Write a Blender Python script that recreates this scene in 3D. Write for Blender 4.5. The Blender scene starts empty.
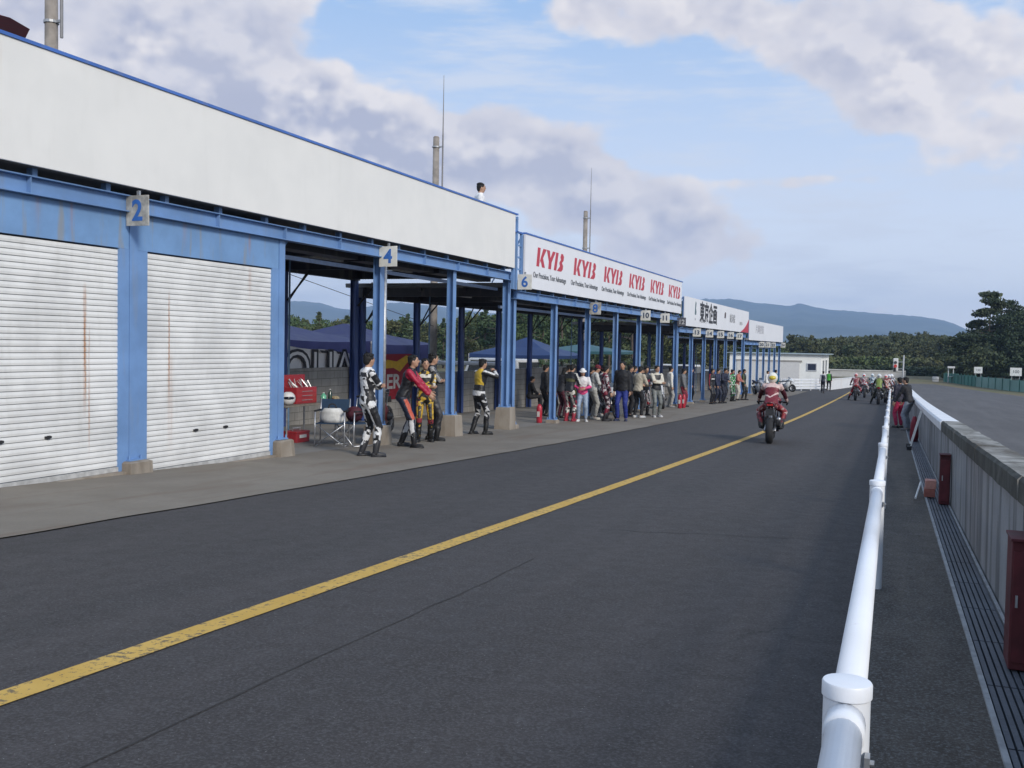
import bpy, bmesh, math, random
from mathutils import Vector, Matrix, Euler, noise as mnoise
import numpy as np
random.seed(7)
PI = math.pi
rad = math.radians
scene = bpy.context.scene
col = scene.collection

# ------------------------------------------------------------------ camera
cam_d = bpy.data.cameras.new('camera')
cam = bpy.data.objects.new('camera', cam_d)
col.objects.link(cam)
cam_d.sensor_width = 36.0
cam_d.lens = 990.69 * 36 / 1024
cam_d.clip_start = 0.05
cam_d.clip_end = 20000
_yaw, _pitch, _roll = .3746, .0411, .0190
_fw = Vector((-math.sin(_yaw) * math.cos(_pitch), math.cos(_yaw) * math.cos(_pitch), -math.sin(_pitch)))
_r0 = Vector((math.cos(_yaw), math.sin(_yaw), 0))
_u0 = _r0.cross(_fw)
_r = math.cos(_roll) * _r0 + math.sin(_roll) * _u0
_u = -math.sin(_roll) * _r0 + math.cos(_roll) * _u0
m3 = Matrix((_r, _u, -_fw)).transposed()
cam.matrix_world = Matrix.Translation((0, 0, 1.4)) @ m3.to_4x4()
scene.camera = cam

# ------------------------------------------------------------------ exposure
scene.view_settings.view_transform = 'Standard'
scene.view_settings.look = 'None'
scene.view_settings.exposure = 0.0
scene.view_settings.gamma = 1.0
scene.view_settings.use_curve_mapping = False

scene.cycles.max_bounces = 4
scene.cycles.diffuse_bounces = 2
scene.cycles.glossy_bounces = 2
scene.cycles.transmission_bounces = 2
scene.cycles.volume_bounces = 1
scene.cycles.caustics_reflective = False
scene.cycles.caustics_refractive = False

# ------------------------------------------------------------------ sun + sky
SUN_EL, SUN_AZ = 30.0, 126.0          # azimuth clockwise from +Y
sun_d = bpy.data.lights.new('sun', 'SUN')
sun_d.energy = 2.55
sun_d.angle = rad(13)
sun_d.color = (1.0, .93, .83)
sun = bpy.data.objects.new('sun', sun_d)
col.objects.link(sun)
_sd = Vector((math.cos(rad(SUN_EL)) * math.sin(rad(SUN_AZ)), math.cos(rad(SUN_EL)) * math.cos(rad(SUN_AZ)), math.sin(rad(SUN_EL))))
sun.rotation_euler = (-_sd).to_track_quat('-Z', 'Y').to_euler()

world = bpy.data.worlds.new('World')
scene.world = world
world.use_nodes = True
world.cycles.sampling_method = 'MANUAL'
world.cycles.sample_map_resolution = 256
nt = world.node_tree
for n in list(nt.nodes):
    nt.nodes.remove(n)


class NG:
    """small helper for writing node graphs"""
    def __init__(s, tree):
        s.t = tree

    def n(s, typ, **kw):
        nd = s.t.nodes.new(typ)
        for k, v in kw.items():
            setattr(nd, k, v)
        return nd

    def put(s, sock, v):
        if isinstance(v, (int, float)):
            sock.default_value = v
        elif isinstance(v, (tuple, list)):
            if len(v) == 3 and len(sock.default_value) == 4:
                v = tuple(v) + (1,)
            sock.default_value = v
        else:
            s.t.links.new(v, sock)

    def m(s, op, a, b=None, c=None, clamp=False):
        nd = s.n('ShaderNodeMath', operation=op, use_clamp=clamp)
        for i, v in enumerate((a, b, c)):
            if v is not None:
                s.put(nd.inputs[i], v)
        return nd.outputs[0]

    def mix(s, f, a, b, blend='MIX'):
        nd = s.n('ShaderNodeMix', data_type='RGBA', blend_type=blend)
        s.put(nd.inputs[0], f)
        s.put(nd.inputs[6], a)
        s.put(nd.inputs[7], b)
        return nd.outputs[2]

    def noise(s, vec, scale, detail=4, rough=.55, dist=0, dim='3D'):
        nd = s.n('ShaderNodeTexNoise', noise_dimensions=dim)
        s.put(nd.inputs['Vector'], vec)
        nd.inputs['Scale'].default_value = scale
        nd.inputs['Detail'].default_value = detail
        nd.inputs['Roughness'].default_value = rough
        nd.inputs['Distortion'].default_value = dist
        return nd.outputs[0]

    def mr(s, v, a, b, c=0., d=1., smooth=True):
        nd = s.n('ShaderNodeMapRange', interpolation_type='SMOOTHSTEP' if smooth else 'LINEAR')
        s.put(nd.inputs[0], v)
        for i, q in enumerate((a, b, c, d)):
            nd.inputs[i + 1].default_value = q
        return nd.outputs[0]

    def xyz(s, vec):
        nd = s.n('ShaderNodeSeparateXYZ')
        s.put(nd.inputs[0], vec)
        return nd.outputs

    def comb(s, x, y, z):
        nd = s.n('ShaderNodeCombineXYZ')
        for i, v in enumerate((x, y, z)):
            s.put(nd.inputs[i], v)
        return nd.outputs[0]


g_ = NG(nt)
tc = g_.n('ShaderNodeTexCoord').outputs['Generated']
dx, dy, dz = g_.xyz(tc)
az = g_.m('MULTIPLY', g_.m('ARCTAN2', dx, dy), 180 / PI)
el = g_.m('MULTIPLY', g_.m('ARCSINE', dz), 180 / PI)
sky = g_.n('ShaderNodeTexSky', sky_type='NISHITA', sun_disc=False, sun_elevation=rad(SUN_EL), sun_rotation=rad(SUN_AZ),
           altitude=300, air_density=1.0, dust_density=1.6, ozone_density=1.2)
# where the banks of cloud stand: azimuth, elevation, half sizes in degrees, amount
BLOBS = [(-46, 12, 12, 9, .55), (-37, 13.5, 6.5, 5.0, .34), (-32, 10.5, 6.0, 3.6, .46), (-26.5, 9.2, 4.0, 3.4, .36), (-22.0, 10.6, 3.6, 2.7, .50), (-18.6, 9.0, 3.4, 3.2, .36),
         (-14.6, 8.0, 3.8, 2.3, .42), (-10.2, 6.2, 3.6, 1.5, .46), (-15.5, 4.6, 4.5, 1.3, .40), (-28, 16.8, 7, 1.6, -.26), (-20.5, 15.4, 6.0, 1.7, -.30), (-14, 18.2, 5.5, 2.0, .40), (-3.5, 16.5, 7, 2.4, .40),
         (4.0, 12.8, 5.0, 4.2, .44), (-1.5, 13.2, 3.5, 1.6, .22), (-5.5, 9.1, 4.2, .38, .24), (-11.0, 12.2, 4.6, 2.2, -.42), (-4, 6.6, 5.5, 1.9, -.30), (4.5, 6.0, 3.0, 1.5, -.25),
         (60, 30, 50, 20, .15), (-110, 25, 60, 18, .2), (-15, 45, 60, 18, .12), (-6, 3.2, 8, .8, -.25)]
acc = None
for a0, e0, ra, re, amp in BLOBS:
    u = g_.m('DIVIDE', g_.m('SUBTRACT', az, a0), ra)
    v = g_.m('DIVIDE', g_.m('SUBTRACT', el, e0), re)
    q = g_.m('ADD', g_.m('MULTIPLY', u, u), g_.m('MULTIPLY', v, v))
    ex = g_.m('MULTIPLY', g_.m('POWER', 2.718, g_.m('MULTIPLY', g_.m('MULTIPLY', q, q), -.9)), amp)
    acc = ex if acc is None else g_.m('ADD', acc, ex)


def cloud_field(daz, de, detail):
    """billowing cloud amount at an offset in degrees"""
    pc_ = g_.comb(g_.m('MULTIPLY', g_.m('ADD', az, daz), .1), g_.m('MULTIPLY', g_.m('ADD', el, de), .135), 0)
    n_ = g_.noise(pc_, 1.3, detail, .54, 0, '2D')
    vo_ = g_.n('ShaderNodeTexVoronoi', feature='SMOOTH_F1', voronoi_dimensions='2D')
    g_.put(vo_.inputs['Vector'], pc_)
    vo_.inputs['Scale'].default_value = 2.9
    vo_.inputs['Smoothness'].default_value = .6
    vo_.inputs['Detail'].default_value = 2.0
    vo_.inputs['Roughness'].default_value = .55
    vo_.inputs['Lacunarity'].default_value = 2.1
    return g_.m('ADD', g_.m('MULTIPLY', n_, .85), g_.m('MULTIPLY', g_.m('SUBTRACT', .42, vo_.outputs['Distance']), .30)), pc_


f0, pc = cloud_field(0, 0, 7)
f1, _p = cloud_field(.8, .9, 5)
dens = g_.m('ADD', f0, acc)
mask = g_.mr(dens, .41, .65)
thick = g_.mr(dens, .55, .98)
lit = g_.mr(g_.m('SUBTRACT', f0, f1), -.12, .13, 0, 1, False)
slow = g_.noise(pc, .9, 3, .5, 0, '2D')
wisps = g_.mr(g_.noise(g_.comb(g_.m('MULTIPLY', az, .05), g_.m('MULTIPLY', el, .3), 3.), 2.2, 5, .62, 0, '2D'), .40, .74, 0, .75)
# clear sky: the physical sky, paler towards the horizon
skyc = g_.mix(1.0, sky.outputs[0], (.118, .118, .118), 'MULTIPLY')
clear = g_.mix(.86, skyc, g_.mix(g_.mr(el, 0, 19, 0, 1, False), (1.08, 1.10, 1.18), (.42, .64, 1.0)))
bright = (.96, .92, .925)
shade = (.50, .525, .665)
cc = g_.mix(g_.m('MULTIPLY', g_.m('ADD', .30, g_.m('MULTIPLY', thick, .70)), g_.m('SUBTRACT', 1.10, lit), clamp=True), bright, shade)
cc = g_.mix(g_.mr(slow, .38, .62, 0, .40), cc, (.60, .62, .74))
cc = g_.mix(g_.mr(el, 1, 7.5, .75, 0), cc, (1.12, 1.05, 1.06))
clear2 = g_.mix(wisps, clear, (.74, .81, .95))
fin = g_.mix(g_.m('MULTIPLY', mask, .94), clear2, cc)
bg = g_.n('ShaderNodeBackground')
g_.put(bg.inputs[0], fin)
bg.inputs[1].default_value = .95
out = g_.n('ShaderNodeOutputWorld')
nt.links.new(bg.outputs[0], out.inputs[0])

# ------------------------------------------------------------------ helpers
def gz(Y):
    if Y < -15:
        Y = -15
    if Y < 40:
        return -.0377 * Y + .000219 * Y * Y
    if Y < 85:
        return -1.1576 - .0202 * (Y - 40)
    t = min(1, (Y - 85) / 30)
    return -2.0666 - .606 * (t - t * t / 2)


def ground(X, Y):
    return gz(Y) + .0015 * max(-60, min(60, X))


def lin(h):
    if isinstance(h, (tuple, list)):
        return tuple(h)
    h = h.lstrip('#')
    if len(h) == 3:
        h = ''.join(c * 2 for c in h)
    v = [int(h[i:i + 2], 16) / 255 for i in (0, 2, 4)]
    return tuple(x / 12.92 if x <= .04045 else ((x + .055) / 1.055) ** 2.4 for x in v)


_mats = {}


def newmat(name):
    m = bpy.data.materials.new(name)
    m.use_nodes = True
    g = NG(m.node_tree)
    b = m.node_tree.nodes['Principled BSDF']
    return m, g, b


def C(hexc, rough=.6, var=.12, scale=9., metal=0., coat=0., bump=0.):
    """plain painted / cloth material with slight unevenness"""
    key = (hexc, rough, var, scale, metal, coat, bump)
    if key in _mats:
        return _mats[key]
    m, g, b = newmat('paint_' + str(len(_mats)))
    c = lin(hexc)
    p = g.n('ShaderNodeNewGeometry').outputs['Position']
    f = g.noise(p, scale, 4, .6)
    d = tuple(x * (1 - var) for x in c)
    l_ = tuple(min(1, x * (1 + var) + .004) for x in c)
    g.put(b.inputs['Base Color'], g.mix(g.mr(f, .3, .7), d, l_))
    g.put(b.inputs['Roughness'], g.mr(f, .2, .8, max(.05, rough - .08), min(1, rough + .08)))
    b.inputs['Metallic'].default_value = metal
    b.inputs['Coat Weight'].default_value = coat
    if bump:
        bp = g.n('ShaderNodeBump')
        bp.inputs['Strength'].default_value = bump
        bp.inputs['Distance'].default_value = .02
        g.put(bp.inputs['Height'], g.noise(p, scale * 4, 3, .6))
        m.node_tree.links.new(bp.outputs[0], b.inputs['Normal'])
    _mats[key] = m
    return m


class MB:
    def __init__(s):
        s.v, s.f, s.mi = [], [], []
        s.cur = 0

    def face(s, pts, mi=None):
        i = len(s.v)
        s.v += [tuple(p) for p in pts]
        s.f.append(tuple(range(i, i + len(pts))))
        s.mi.append(s.cur if mi is None else mi)

    def box(s, x0, x1, y0, y1, z0, z1, M=None):
        c = [Vector((x, y, z)) for x in (x0, x1) for y in (y0, y1) for z in (z0, z1)]
        if M is not None:
            c = [M @ p for p in c]
        i = len(s.v)
        s.v += [tuple(p) for p in c]
        for q in ((0, 1, 3, 2), (4, 6, 7, 5), (0, 4, 5, 1), (2, 3, 7, 6), (0, 2, 6, 4), (1, 5, 7, 3)):
            s.f.append(tuple(i + k for k in q))
            s.mi.append(s.cur)
        return s

    def cbox(s, c, d, M=None):
        return s.box(c[0] - d[0] / 2, c[0] + d[0] / 2, c[1] - d[1] / 2, c[1] + d[1] / 2, c[2] - d[2] / 2, c[2] + d[2] / 2, M)

    def loft(s, rings, cap=True):
        n = len(rings[0])
        i = len(s.v)
        for r in rings:
            s.v += [tuple(p) for p in r]
        for a in range(len(rings) - 1):
            for k in range(n):
                k2 = (k + 1) % n
                s.f.append((i + a * n + k, i + a * n + k2, i + (a + 1) * n + k2, i + (a + 1) * n + k))
                s.mi.append(s.cur)
        if cap:
            s.f.append(tuple(i + k for k in reversed(range(n))))
            s.mi.append(s.cur)
            s.f.append(tuple(i + (len(rings) - 1) * n + k for k in range(n)))
            s.mi.append(s.cur)
        return s

    def tube(s, p0, p1, r0, r1=None, n=8, flat=1.0):
        r1 = r0 if r1 is None else r1
        p0, p1 = Vector(p0), Vector(p1)
        d = (p1 - p0)
        if d.length < 1e-6:
            return s
        d.normalize()
        a = d.orthogonal().normalized() if abs(d.z) > .99 else d.cross(Vector((0, 0, 1))).normalized()
        b = d.cross(a).normalized()
        rings = []
        for p, r in ((p0, r0), (p1, r1)):
            rings.append([p + a * (r * math.cos(2 * PI * k / n)) + b * (r * flat * math.sin(2 * PI * k / n)) for k in range(n)])
        return s.loft(rings)

    def capsule(s, p0, p1, r0, r1=None, n=10, a=None, flat=1.0):
        r1 = r0 if r1 is None else r1
        p0, p1 = Vector(p0), Vector(p1)
        d = (p1 - p0)
        L = d.length
        d = d.normalized() if L > 1e-6 else Vector((0, 0, 1))
        if a is None:
            a = d.orthogonal().normalized() if abs(d.z) > .99 else d.cross(Vector((0, 0, 1))).normalized()
        else:
            a = Vector(a)
            a = (a - d * a.dot(d)).normalized()
        b = d.cross(a).normalized()
        rings = []
        for t in (-.98, -.8, -.45, 0):
            rings.append((p0 + d * (r0 * t), r0 * math.sqrt(max(0, 1 - t * t))))
        for t in (0, .45, .8, .98):
            rings.append((p1 + d * (r1 * t), r1 * math.sqrt(max(0, 1 - t * t))))
        R = [[c + a * (r * math.cos(2 * PI * k / n)) + b * (r * flat * math.sin(2 * PI * k / n)) for k in range(n)] for c, r in rings]
        return s.loft(R)

    def ell(s, c, rx, ry, rz, M=None, nu=12, nv=8):
        rings = []
        for j in range(1, nv):
            t = PI * j / nv
            ring = []
            for k in range(nu):
                p = Vector((rx * math.sin(t) * math.cos(2 * PI * k / nu), ry * math.sin(t) * math.sin(2 * PI * k / nu), -rz * math.cos(t)))
                if M is not None:
                    p = M @ p
                ring.append(Vector(c) + p)
            rings.append(ring)
        return s.loft(rings)

    def poly(s, pts, ex):
        """prism: list of 3D points (planar) extruded by vector ex"""
        ex = Vector(ex)
        a = [Vector(p) for p in pts]
        b = [p + ex for p in a]
        i = len(s.v)
        n = len(a)
        s.v += [tuple(p) for p in a + b]
        s.f.append(tuple(i + k for k in reversed(range(n))))
        s.f.append(tuple(i + n + k for k in range(n)))
        s.mi += [s.cur] * 2
        for k in range(n):
            k2 = (k + 1) % n
            s.f.append((i + k, i + k2, i + n + k2, i + n + k))
            s.mi.append(s.cur)
        return s

    def torus(s, c, R, r, axis='X', n=24, m=8, rw=None):
        rw = r if rw is None else rw
        i = len(s.v)
        for a in range(n):
            A = 2 * PI * a / n
            for b in range(m):
                B = 2 * PI * b / m
                q = (R + r * math.cos(B))
                w = rw * math.sin(B)
                if axis == 'X':
                    p = (w, q * math.cos(A), q * math.sin(A))
                elif axis == 'Y':
                    p = (q * math.cos(A), w, q * math.sin(A))
                else:
                    p = (q * math.cos(A), q * math.sin(A), w)
                s.v.append((c[0] + p[0], c[1] + p[1], c[2] + p[2]))
        for a in range(n):
            for b in range(m):
                a2, b2 = (a + 1) % n, (b + 1) % m
                s.f.append((i + a * m + b, i + a2 * m + b, i + a2 * m + b2, i + a * m + b2))
                s.mi.append(s.cur)
        return s

    def mesh(s, name, mats=(), smooth=False):
        me = bpy.data.meshes.new(name)
        me.from_pydata(s.v, [], s.f)
        for m in mats:
            me.materials.append(m)
        me.polygons.foreach_set('material_index', s.mi)
        bm = bmesh.new()
        bm.from_mesh(me)
        bmesh.ops.recalc_face_normals(bm, faces=bm.faces)
        bm.to_mesh(me)
        bm.free()
        if smooth:
            me.polygons.foreach_set('use_smooth', [True] * len(me.polygons))
        return me

    def build(s, name, mats, parent=None, smooth=False, bevel=0, label=None):
        if not isinstance(mats, (list, tuple)):
            mats = [mats]
        o = bpy.data.objects.new(name, s.mesh(name, mats, smooth))
        col.objects.link(o)
        if parent is not None:
            o.parent = parent
            if parent.get('_w'):
                o.matrix_parent_inverse = Matrix.LocRotScale(parent.location, parent.rotation_euler, None).inverted()
        if bevel:
            b = o.modifiers.new('bevel', 'BEVEL')
            b.width = bevel
            b.segments = 2
            b.limit_method = 'ANGLE'
            b.harden_normals = False
        if label:
            o['label'] = label
        return o


def tag(o, label, cat, group=None):
    o['label'] = label
    o['category'] = cat
    if group:
        o['group'] = group
    return o


def thing(name, label, cat, loc=(0, 0, 0), rz=0, group=None, world_space=False):
    o = bpy.data.objects.new(name, None)
    o.empty_display_size = .2
    col.objects.link(o)
    o.location = loc
    o.rotation_euler = (0, 0, rz)
    if world_space:
        o['_w'] = 1
    return tag(o, label, cat, group)


def struct(o, kind='structure'):
    o['kind'] = kind
    return o


def copy_tree(o, parent=None):
    c = o.copy()
    col.objects.link(c)
    c.parent = parent
    for ch in list(o.children):
        copy_tree(ch, c)
    return c


PENDING = []      # (object, callback(mesh)) converted to plain meshes in one go at the end


def text(name, body, size, mat, parent, loc, facing, offset=0., extrude=.004, spacing=1., xscale=1., shear=0., align='CENTER'):
    cu = bpy.data.curves.new(name, 'FONT')
    cu.body = body
    cu.size = size
    cu.offset = offset
    cu.extrude = extrude
    cu.space_character = spacing
    cu.shear = shear
    cu.align_x = align
    cu.align_y = 'CENTER'
    cu.resolution_u = 4
    cu.materials.append(mat)
    o = bpy.data.objects.new(name, cu)
    col.objects.link(o)
    rot = {'+X': Euler((PI / 2, 0, PI / 2)), '-Y': Euler((PI / 2, 0, 0))}[facing] if isinstance(facing, str) else Euler(facing)
    M = Matrix.LocRotScale(Vector(loc), rot, Vector((xscale, 1, 1)))
    o.parent = parent
    if parent is not None and parent.get('_w'):
        o.matrix_parent_inverse = Matrix.LocRotScale(parent.location, parent.rotation_euler, None).inverted()
    o.matrix_basis = M
    PENDING.append((o, None))
    return o


# ------------------------------------------------------------------ surface materials
def mat_asphalt(name, base, tint=(1, 1, 1.05), speck=.5, worn=.35):
    m, g, b = newmat(name)
    p = g.n('ShaderNodeNewGeometry').outputs['Position']
    x, y, z = g.xyz(p)
    big = g.noise(p, .35, 6, .6, .4)
    lane = g.noise(g.comb(g.m('MULTIPLY', x, 1.6), g.m('MULTIPLY', y, .10), 0), 1.0, 5, .55)
    mid = g.noise(p, 7, 5, .6)
    fine = g.noise(p, 62, 3, .8)
    stones = g.n('ShaderNodeTexVoronoi')
    g.put(stones.inputs['Vector'], p)
    stones.inputs['Scale'].default_value = 48
    c0 = tuple(base * t for t in tint)
    c1 = tuple(base * (1 + worn) * t for t in tint)
    c2 = tuple(base * (1 - worn * .6) * t for t in tint)
    a = g.mix(g.mr(big, .32, .68), c2, c0)
    a = g.mix(g.mr(lane, .42, .66, 0, .6), a, c1)
    a = g.mix(g.mr(mid, .35, .7, 0, .25), a, c2)
    a = g.mix(g.mr(fine, .46, .66, 0, min(1, speck * .6)), a, tuple(base * 2.5 for _ in range(3)))
    a = g.mix(g.mr(fine, .46, .30, 0, .6), a, tuple(base * .45 for _ in range(3)))
    sp = g.mr(stones.outputs['Distance'], .06, .16, 1, 0)
    wn = g.n('ShaderNodeTexWhiteNoise')
    g.put(wn.inputs['Vector'], stones.outputs['Position'])
    sp = g.m('MULTIPLY', sp, g.m('GREATER_THAN', wn.outputs[0], .90))
    a = g.mix(g.m('MULTIPLY', sp, .9), a, (.30, .29, .28))
    # old oil drips and darker tyre bands along the lane
    ty = g.noise(g.comb(g.m('MULTIPLY', x, 5.5), g.m('MULTIPLY', y, .035), 2.), 1.0, 3, .5)
    a = g.mix(g.mr(ty, .52, .72, 0, .14), a, tuple(base * .62 for _ in range(3)))
    oil = g.mr(g.noise(p, 2.3, 5, .7), .64, .70, 0, .4)
    a = g.mix(oil, a, tuple(base * .5 for _ in range(3)))
    # thin cracks and resurfacing seams
    vo = g.n('ShaderNodeTexVoronoi', feature='DISTANCE_TO_EDGE')
    g.put(vo.inputs['Vector'], g.comb(g.m('ADD', x, g.m('MULTIPLY', mid, .25)), g.m('MULTIPLY', y, .45), 0))
    vo.inputs['Scale'].default_value = .22
    crack = g.m('MULTIPLY', g.mr(vo.outputs[0], .0003, .0014, 1, 0), g.mr(big, .50, .60))
    a = g.mix(g.m('MULTIPLY', crack, .65), a, tuple(base * .45 for _ in range(3)))
    g.put(b.inputs['Base Color'], a)
    g.put(b.inputs['Roughness'], g.mr(mid, .3, .7, .82, .95))
    bp = g.n('ShaderNodeBump')
    bp.inputs['Strength'].default_value = .5
    bp.inputs['Distance'].default_value = .006
    g.put(bp.inputs['Height'], fine)
    m.node_tree.links.new(bp.outputs[0], b.inputs['Normal'])
    return m


def mat_concrete(name, c, dirt, scale=1.0, streak=0., joints=None, rough=.9, blocks=False, amount=.55):
    m, g, b = newmat(name)
    p = g.n('ShaderNodeNewGeometry').outputs['Position']
    x, y, z = g.xyz(p)
    n1 = g.noise(p, .9 * scale, 7, .62, .5)
    n2 = g.noise(p, 18 * scale, 4, .65)
    a = g.mix(g.mr(n1, .35, .68, 0, amount), c, dirt)
    a = g.mix(g.mr(n2, .3, .75, 0, .35), a, tuple(q * .72 for q in c))
    a = g.mix(g.mr(g.noise(g.comb(g.m('MULTIPLY', x, 2.2), g.m('MULTIPLY', y, .35), 0), 1.0, 6, .65, .6), .50, .68, 0, amount * .8), a, (dirt[0] * 1.05, dirt[1] * .85, dirt[2] * .75))
    a = g.mix(g.mr(g.noise(p, 120, 2, .7), .5, .8, 0, .35), a, tuple(min(1, q * 1.4) for q in c))
    if streak:
        s1 = g.noise(g.comb(g.m('MULTIPLY', x, 3.0), g.m('MULTIPLY', y, 3.2), g.m('MULTIPLY', z, .35)), 1.0, 6, .62, .3)
        a = g.mix(g.mr(s1, .47, .60, 0, streak), a, tuple(q * .42 for q in dirt))
    if blocks:
        # hollow block courses: 0.39 x 0.19
        br = g.n('ShaderNodeTexBrick')
        g.put(br.inputs['Vector'], g.comb(g.m('ADD', x, y), z, 0))
        br.inputs['Scale'].default_value = 1.0
        br.inputs['Brick Width'].default_value = .4
        br.inputs['Row Height'].default_value = .2
        br.inputs['Mortar Size'].default_value = .008
        br.inputs['Color1'].default_value = (1, 1, 1, 1)
        br.inputs['Color2'].default_value = (.88, .88, .88, 1)
        br.inputs['Mortar'].default_value = (.5, .5, .5, 1)
        a = g.mix(1.0, a, br.outputs[0], 'MULTIPLY')
    g.put(b.inputs['Base Color'], a)
    b.inputs['Roughness'].default_value = rough
    bp = g.n('ShaderNodeBump')
    bp.inputs['Strength'].default_value = .4
    bp.inputs['Distance'].default_value = .01
    g.put(bp.inputs['Height'], n2)
    m.node_tree.links.new(bp.outputs[0], b.inputs['Normal'])
    return m


def mat_steel(name, base, rust=.10, streaks=(), dirt=.25, rough=.5, grime=True, var=1.0):
    """painted steel: vertical grime, spots of rust, and a few named rust runs at given Y"""
    m, g, b = newmat(name)
    p = g.n('ShaderNodeNewGeometry').outputs['Position']
    x, y, z = g.xyz(p)
    n1 = g.noise(p, 1.5, 5, .6)
    a = g.mix(g.mr(n1, .3, .7), tuple(q * (1 - .14 * var) for q in base), tuple(min(1, q * (1 + .08 * var)) for q in base))
    if grime:
        s1 = g.noise(g.comb(g.m('MULTIPLY', x, 4.), g.m('MULTIPLY', y, 6.), g.m('MULTIPLY', z, .7)), 1.0, 5, .6, .2)
        a = g.mix(g.mr(s1, .52, .72, 0, dirt), a, (.30, .28, .22))
    n3 = g.noise(p, 6, 6, .7)
    a = g.mix(g.mr(n3, .66, .74, 0, rust * 4), a, (.19, .085, .035))
    for y0, w, z0, z1, am in streaks:
        d = g.m('DIVIDE', g.m('ADD', g.m('SUBTRACT', y, y0), g.m('MULTIPLY', g.m('SUBTRACT', g.noise(g.comb(0, 0, g.m('MULTIPLY', z, 2)), 1, 2), .5), w * .6)), w)
        k = g.m('POWER', 2.718, g.m('MULTIPLY', g.m('MULTIPLY', d, d), -1))
        k = g.m('MULTIPLY', k, g.m('MULTIPLY', g.mr(z, z0, z0 + .6), g.mr(z, z1 - .3, z1, 1, 0)))
        k = g.m('MULTIPLY', k, g.mr(g.noise(g.comb(0, g.m('MULTIPLY', y, 60), g.m('MULTIPLY', z, 1.5)), 1, 3), .25, .6))
        a = g.mix(g.m('MULTIPLY', k, am), a, (.42, .17, .04))
    g.put(b.inputs['Base Color'], a)
    g.put(b.inputs['Roughness'], g.mr(n1, .2, .8, rough - .1, rough + .12))
    return m


M_lane = mat_asphalt('lane_asphalt', .035, (1.17, 1.0, .98), 1.3, .34)
M_track = mat_asphalt('track_asphalt', .085, (1.05, .98, .95), .5)
M_yard = mat_asphalt('yard_asphalt', .11, (1, .98, .95), .4)
M_walk = mat_asphalt('walkway_asphalt', .064, (1.26, 1.03, .80), 1.4, 1.1)
M_apron = mat_concrete('apron_concrete', (.215, .19, .155), (.135, .112, .085), .8)
M_floor = mat_concrete('floor_concrete', (.25, .24, .22), (.17, .155, .14), .8)
M_footing = mat_concrete('footing_concrete', (.34, .30, .25), (.20, .155, .11), 2.5, .3)
M_wallc = mat_concrete('barrier_concrete', (.33, .34, .35), (.19, .195, .20), 1.2, .72)
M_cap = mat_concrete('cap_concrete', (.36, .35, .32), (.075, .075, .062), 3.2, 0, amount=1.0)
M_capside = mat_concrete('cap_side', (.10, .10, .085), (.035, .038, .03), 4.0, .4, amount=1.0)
M_capw = mat_concrete('cap_paint', (.80, .81, .82), (.62, .63, .64), 2.0, .05, amount=.4)
M_block = mat_concrete('block_wall', (.43, .41, .375), (.31, .29, .26), 1.0, .25, blocks=True)
M_drain = mat_concrete('drain_iron', (.11, .125, .15), (.07, .08, .10), 2.0, amount=.8, rough=.6)
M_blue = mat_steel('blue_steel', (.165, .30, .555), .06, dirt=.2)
M_bluepanel = mat_steel('blue_panel', (.18, .33, .58), .05, ((12.55, .03, 2.5, 3.1, .9), (8.6, .05, 2.5, 3.2, .35), (11.1, .04, 2.5, 3.2, .4), (9.1, .03, 2.4, 3.2, .4)), .62)
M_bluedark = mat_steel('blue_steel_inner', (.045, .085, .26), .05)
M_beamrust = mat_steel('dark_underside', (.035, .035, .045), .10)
M_shutter = mat_steel('shutter_enamel', (.775, .775, .755), .0, ((9.33, .022, .3, 2.1, .95), (9.40, .012, -.2, 1.6, .6), (10.82, .012, .4, 2.1, .95), (10.85, .05, -.3, 1.3, .3), (12.6, .04, 1.8, 2.6, .4)), .10, .45)
M_board = mat_steel('fascia_sheet', (.82, .81, .775), .0, ((7.9, .04, 4.0, 4.6, .2), (15.2, .02, 3.2, 3.6, .3)), .035, .5, True, .25)
M_boardw = C((.80, .81, .84), .5, .02, 1.5)
M_trim = mat_steel('blue_trim', (.06, .16, .50), .05)
M_galv = C((.42, .43, .44), .45, .2, 14, .6)
M_white = mat_steel('white_pipe_paint', (.80, .82, .85), .035, ((2.236, .018, .55, .80, .95),), .06, .42, True, .4)
M_roof = C((.20, .20, .20), .9, .2, 2)
M_dark = C((.02, .02, .022), .8, .2, 3)
M_red = C((.33, .022, .03), .4, .12, 6, coat=.3)
M_darkred = C((.085, .013, .017), .7, .3, 5)


def mat_yellow():
    m, g, b = newmat('yellow_road_paint')
    p = g.n('ShaderNodeNewGeometry').outputs['Position']
    n = g.noise(p, 22, 6, .72)
    n2 = g.noise(p, 1.6, 4, .6)
    a = g.mix(g.mr(n2, .3, .7), (.52, .32, .06), (.60, .385, .09))
    wear = g.mr(g.m('ADD', n, g.m('MULTIPLY', n2, .25)), .66, .74)
    a = g.mix(g.m('MULTIPLY', wear, .85), a, (.10, .085, .06))
    g.put(b.inputs['Base Color'], a)
    b.inputs['Roughness'].default_value = .8
    return m


def mat_grass(name, a0, a1, a2, sc=.12):
    m, g, b = newmat(name)
    p = g.n('ShaderNodeNewGeometry').outputs['Position']
    n = g.noise(p, sc, 7, .65, .5)
    n2 = g.noise(p, sc * 20, 5, .7)
    a = g.mix(g.mr(n, .35, .65), a0, a1)
    a = g.mix(g.mr(n2, .4, .7, 0, .6), a, a2)
    g.put(b.inputs['Base Color'], a)
    b.inputs['Roughness'].default_value = .95
    return m


M_grass = mat_grass('dry_grass', (.12, .115, .05), (.17, .125, .065), (.07, .08, .03))
M_hill = mat_grass('mountain_forest', (.030, .055, .050), (.075, .10, .080), (.024, .040, .040), .0045)


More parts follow.
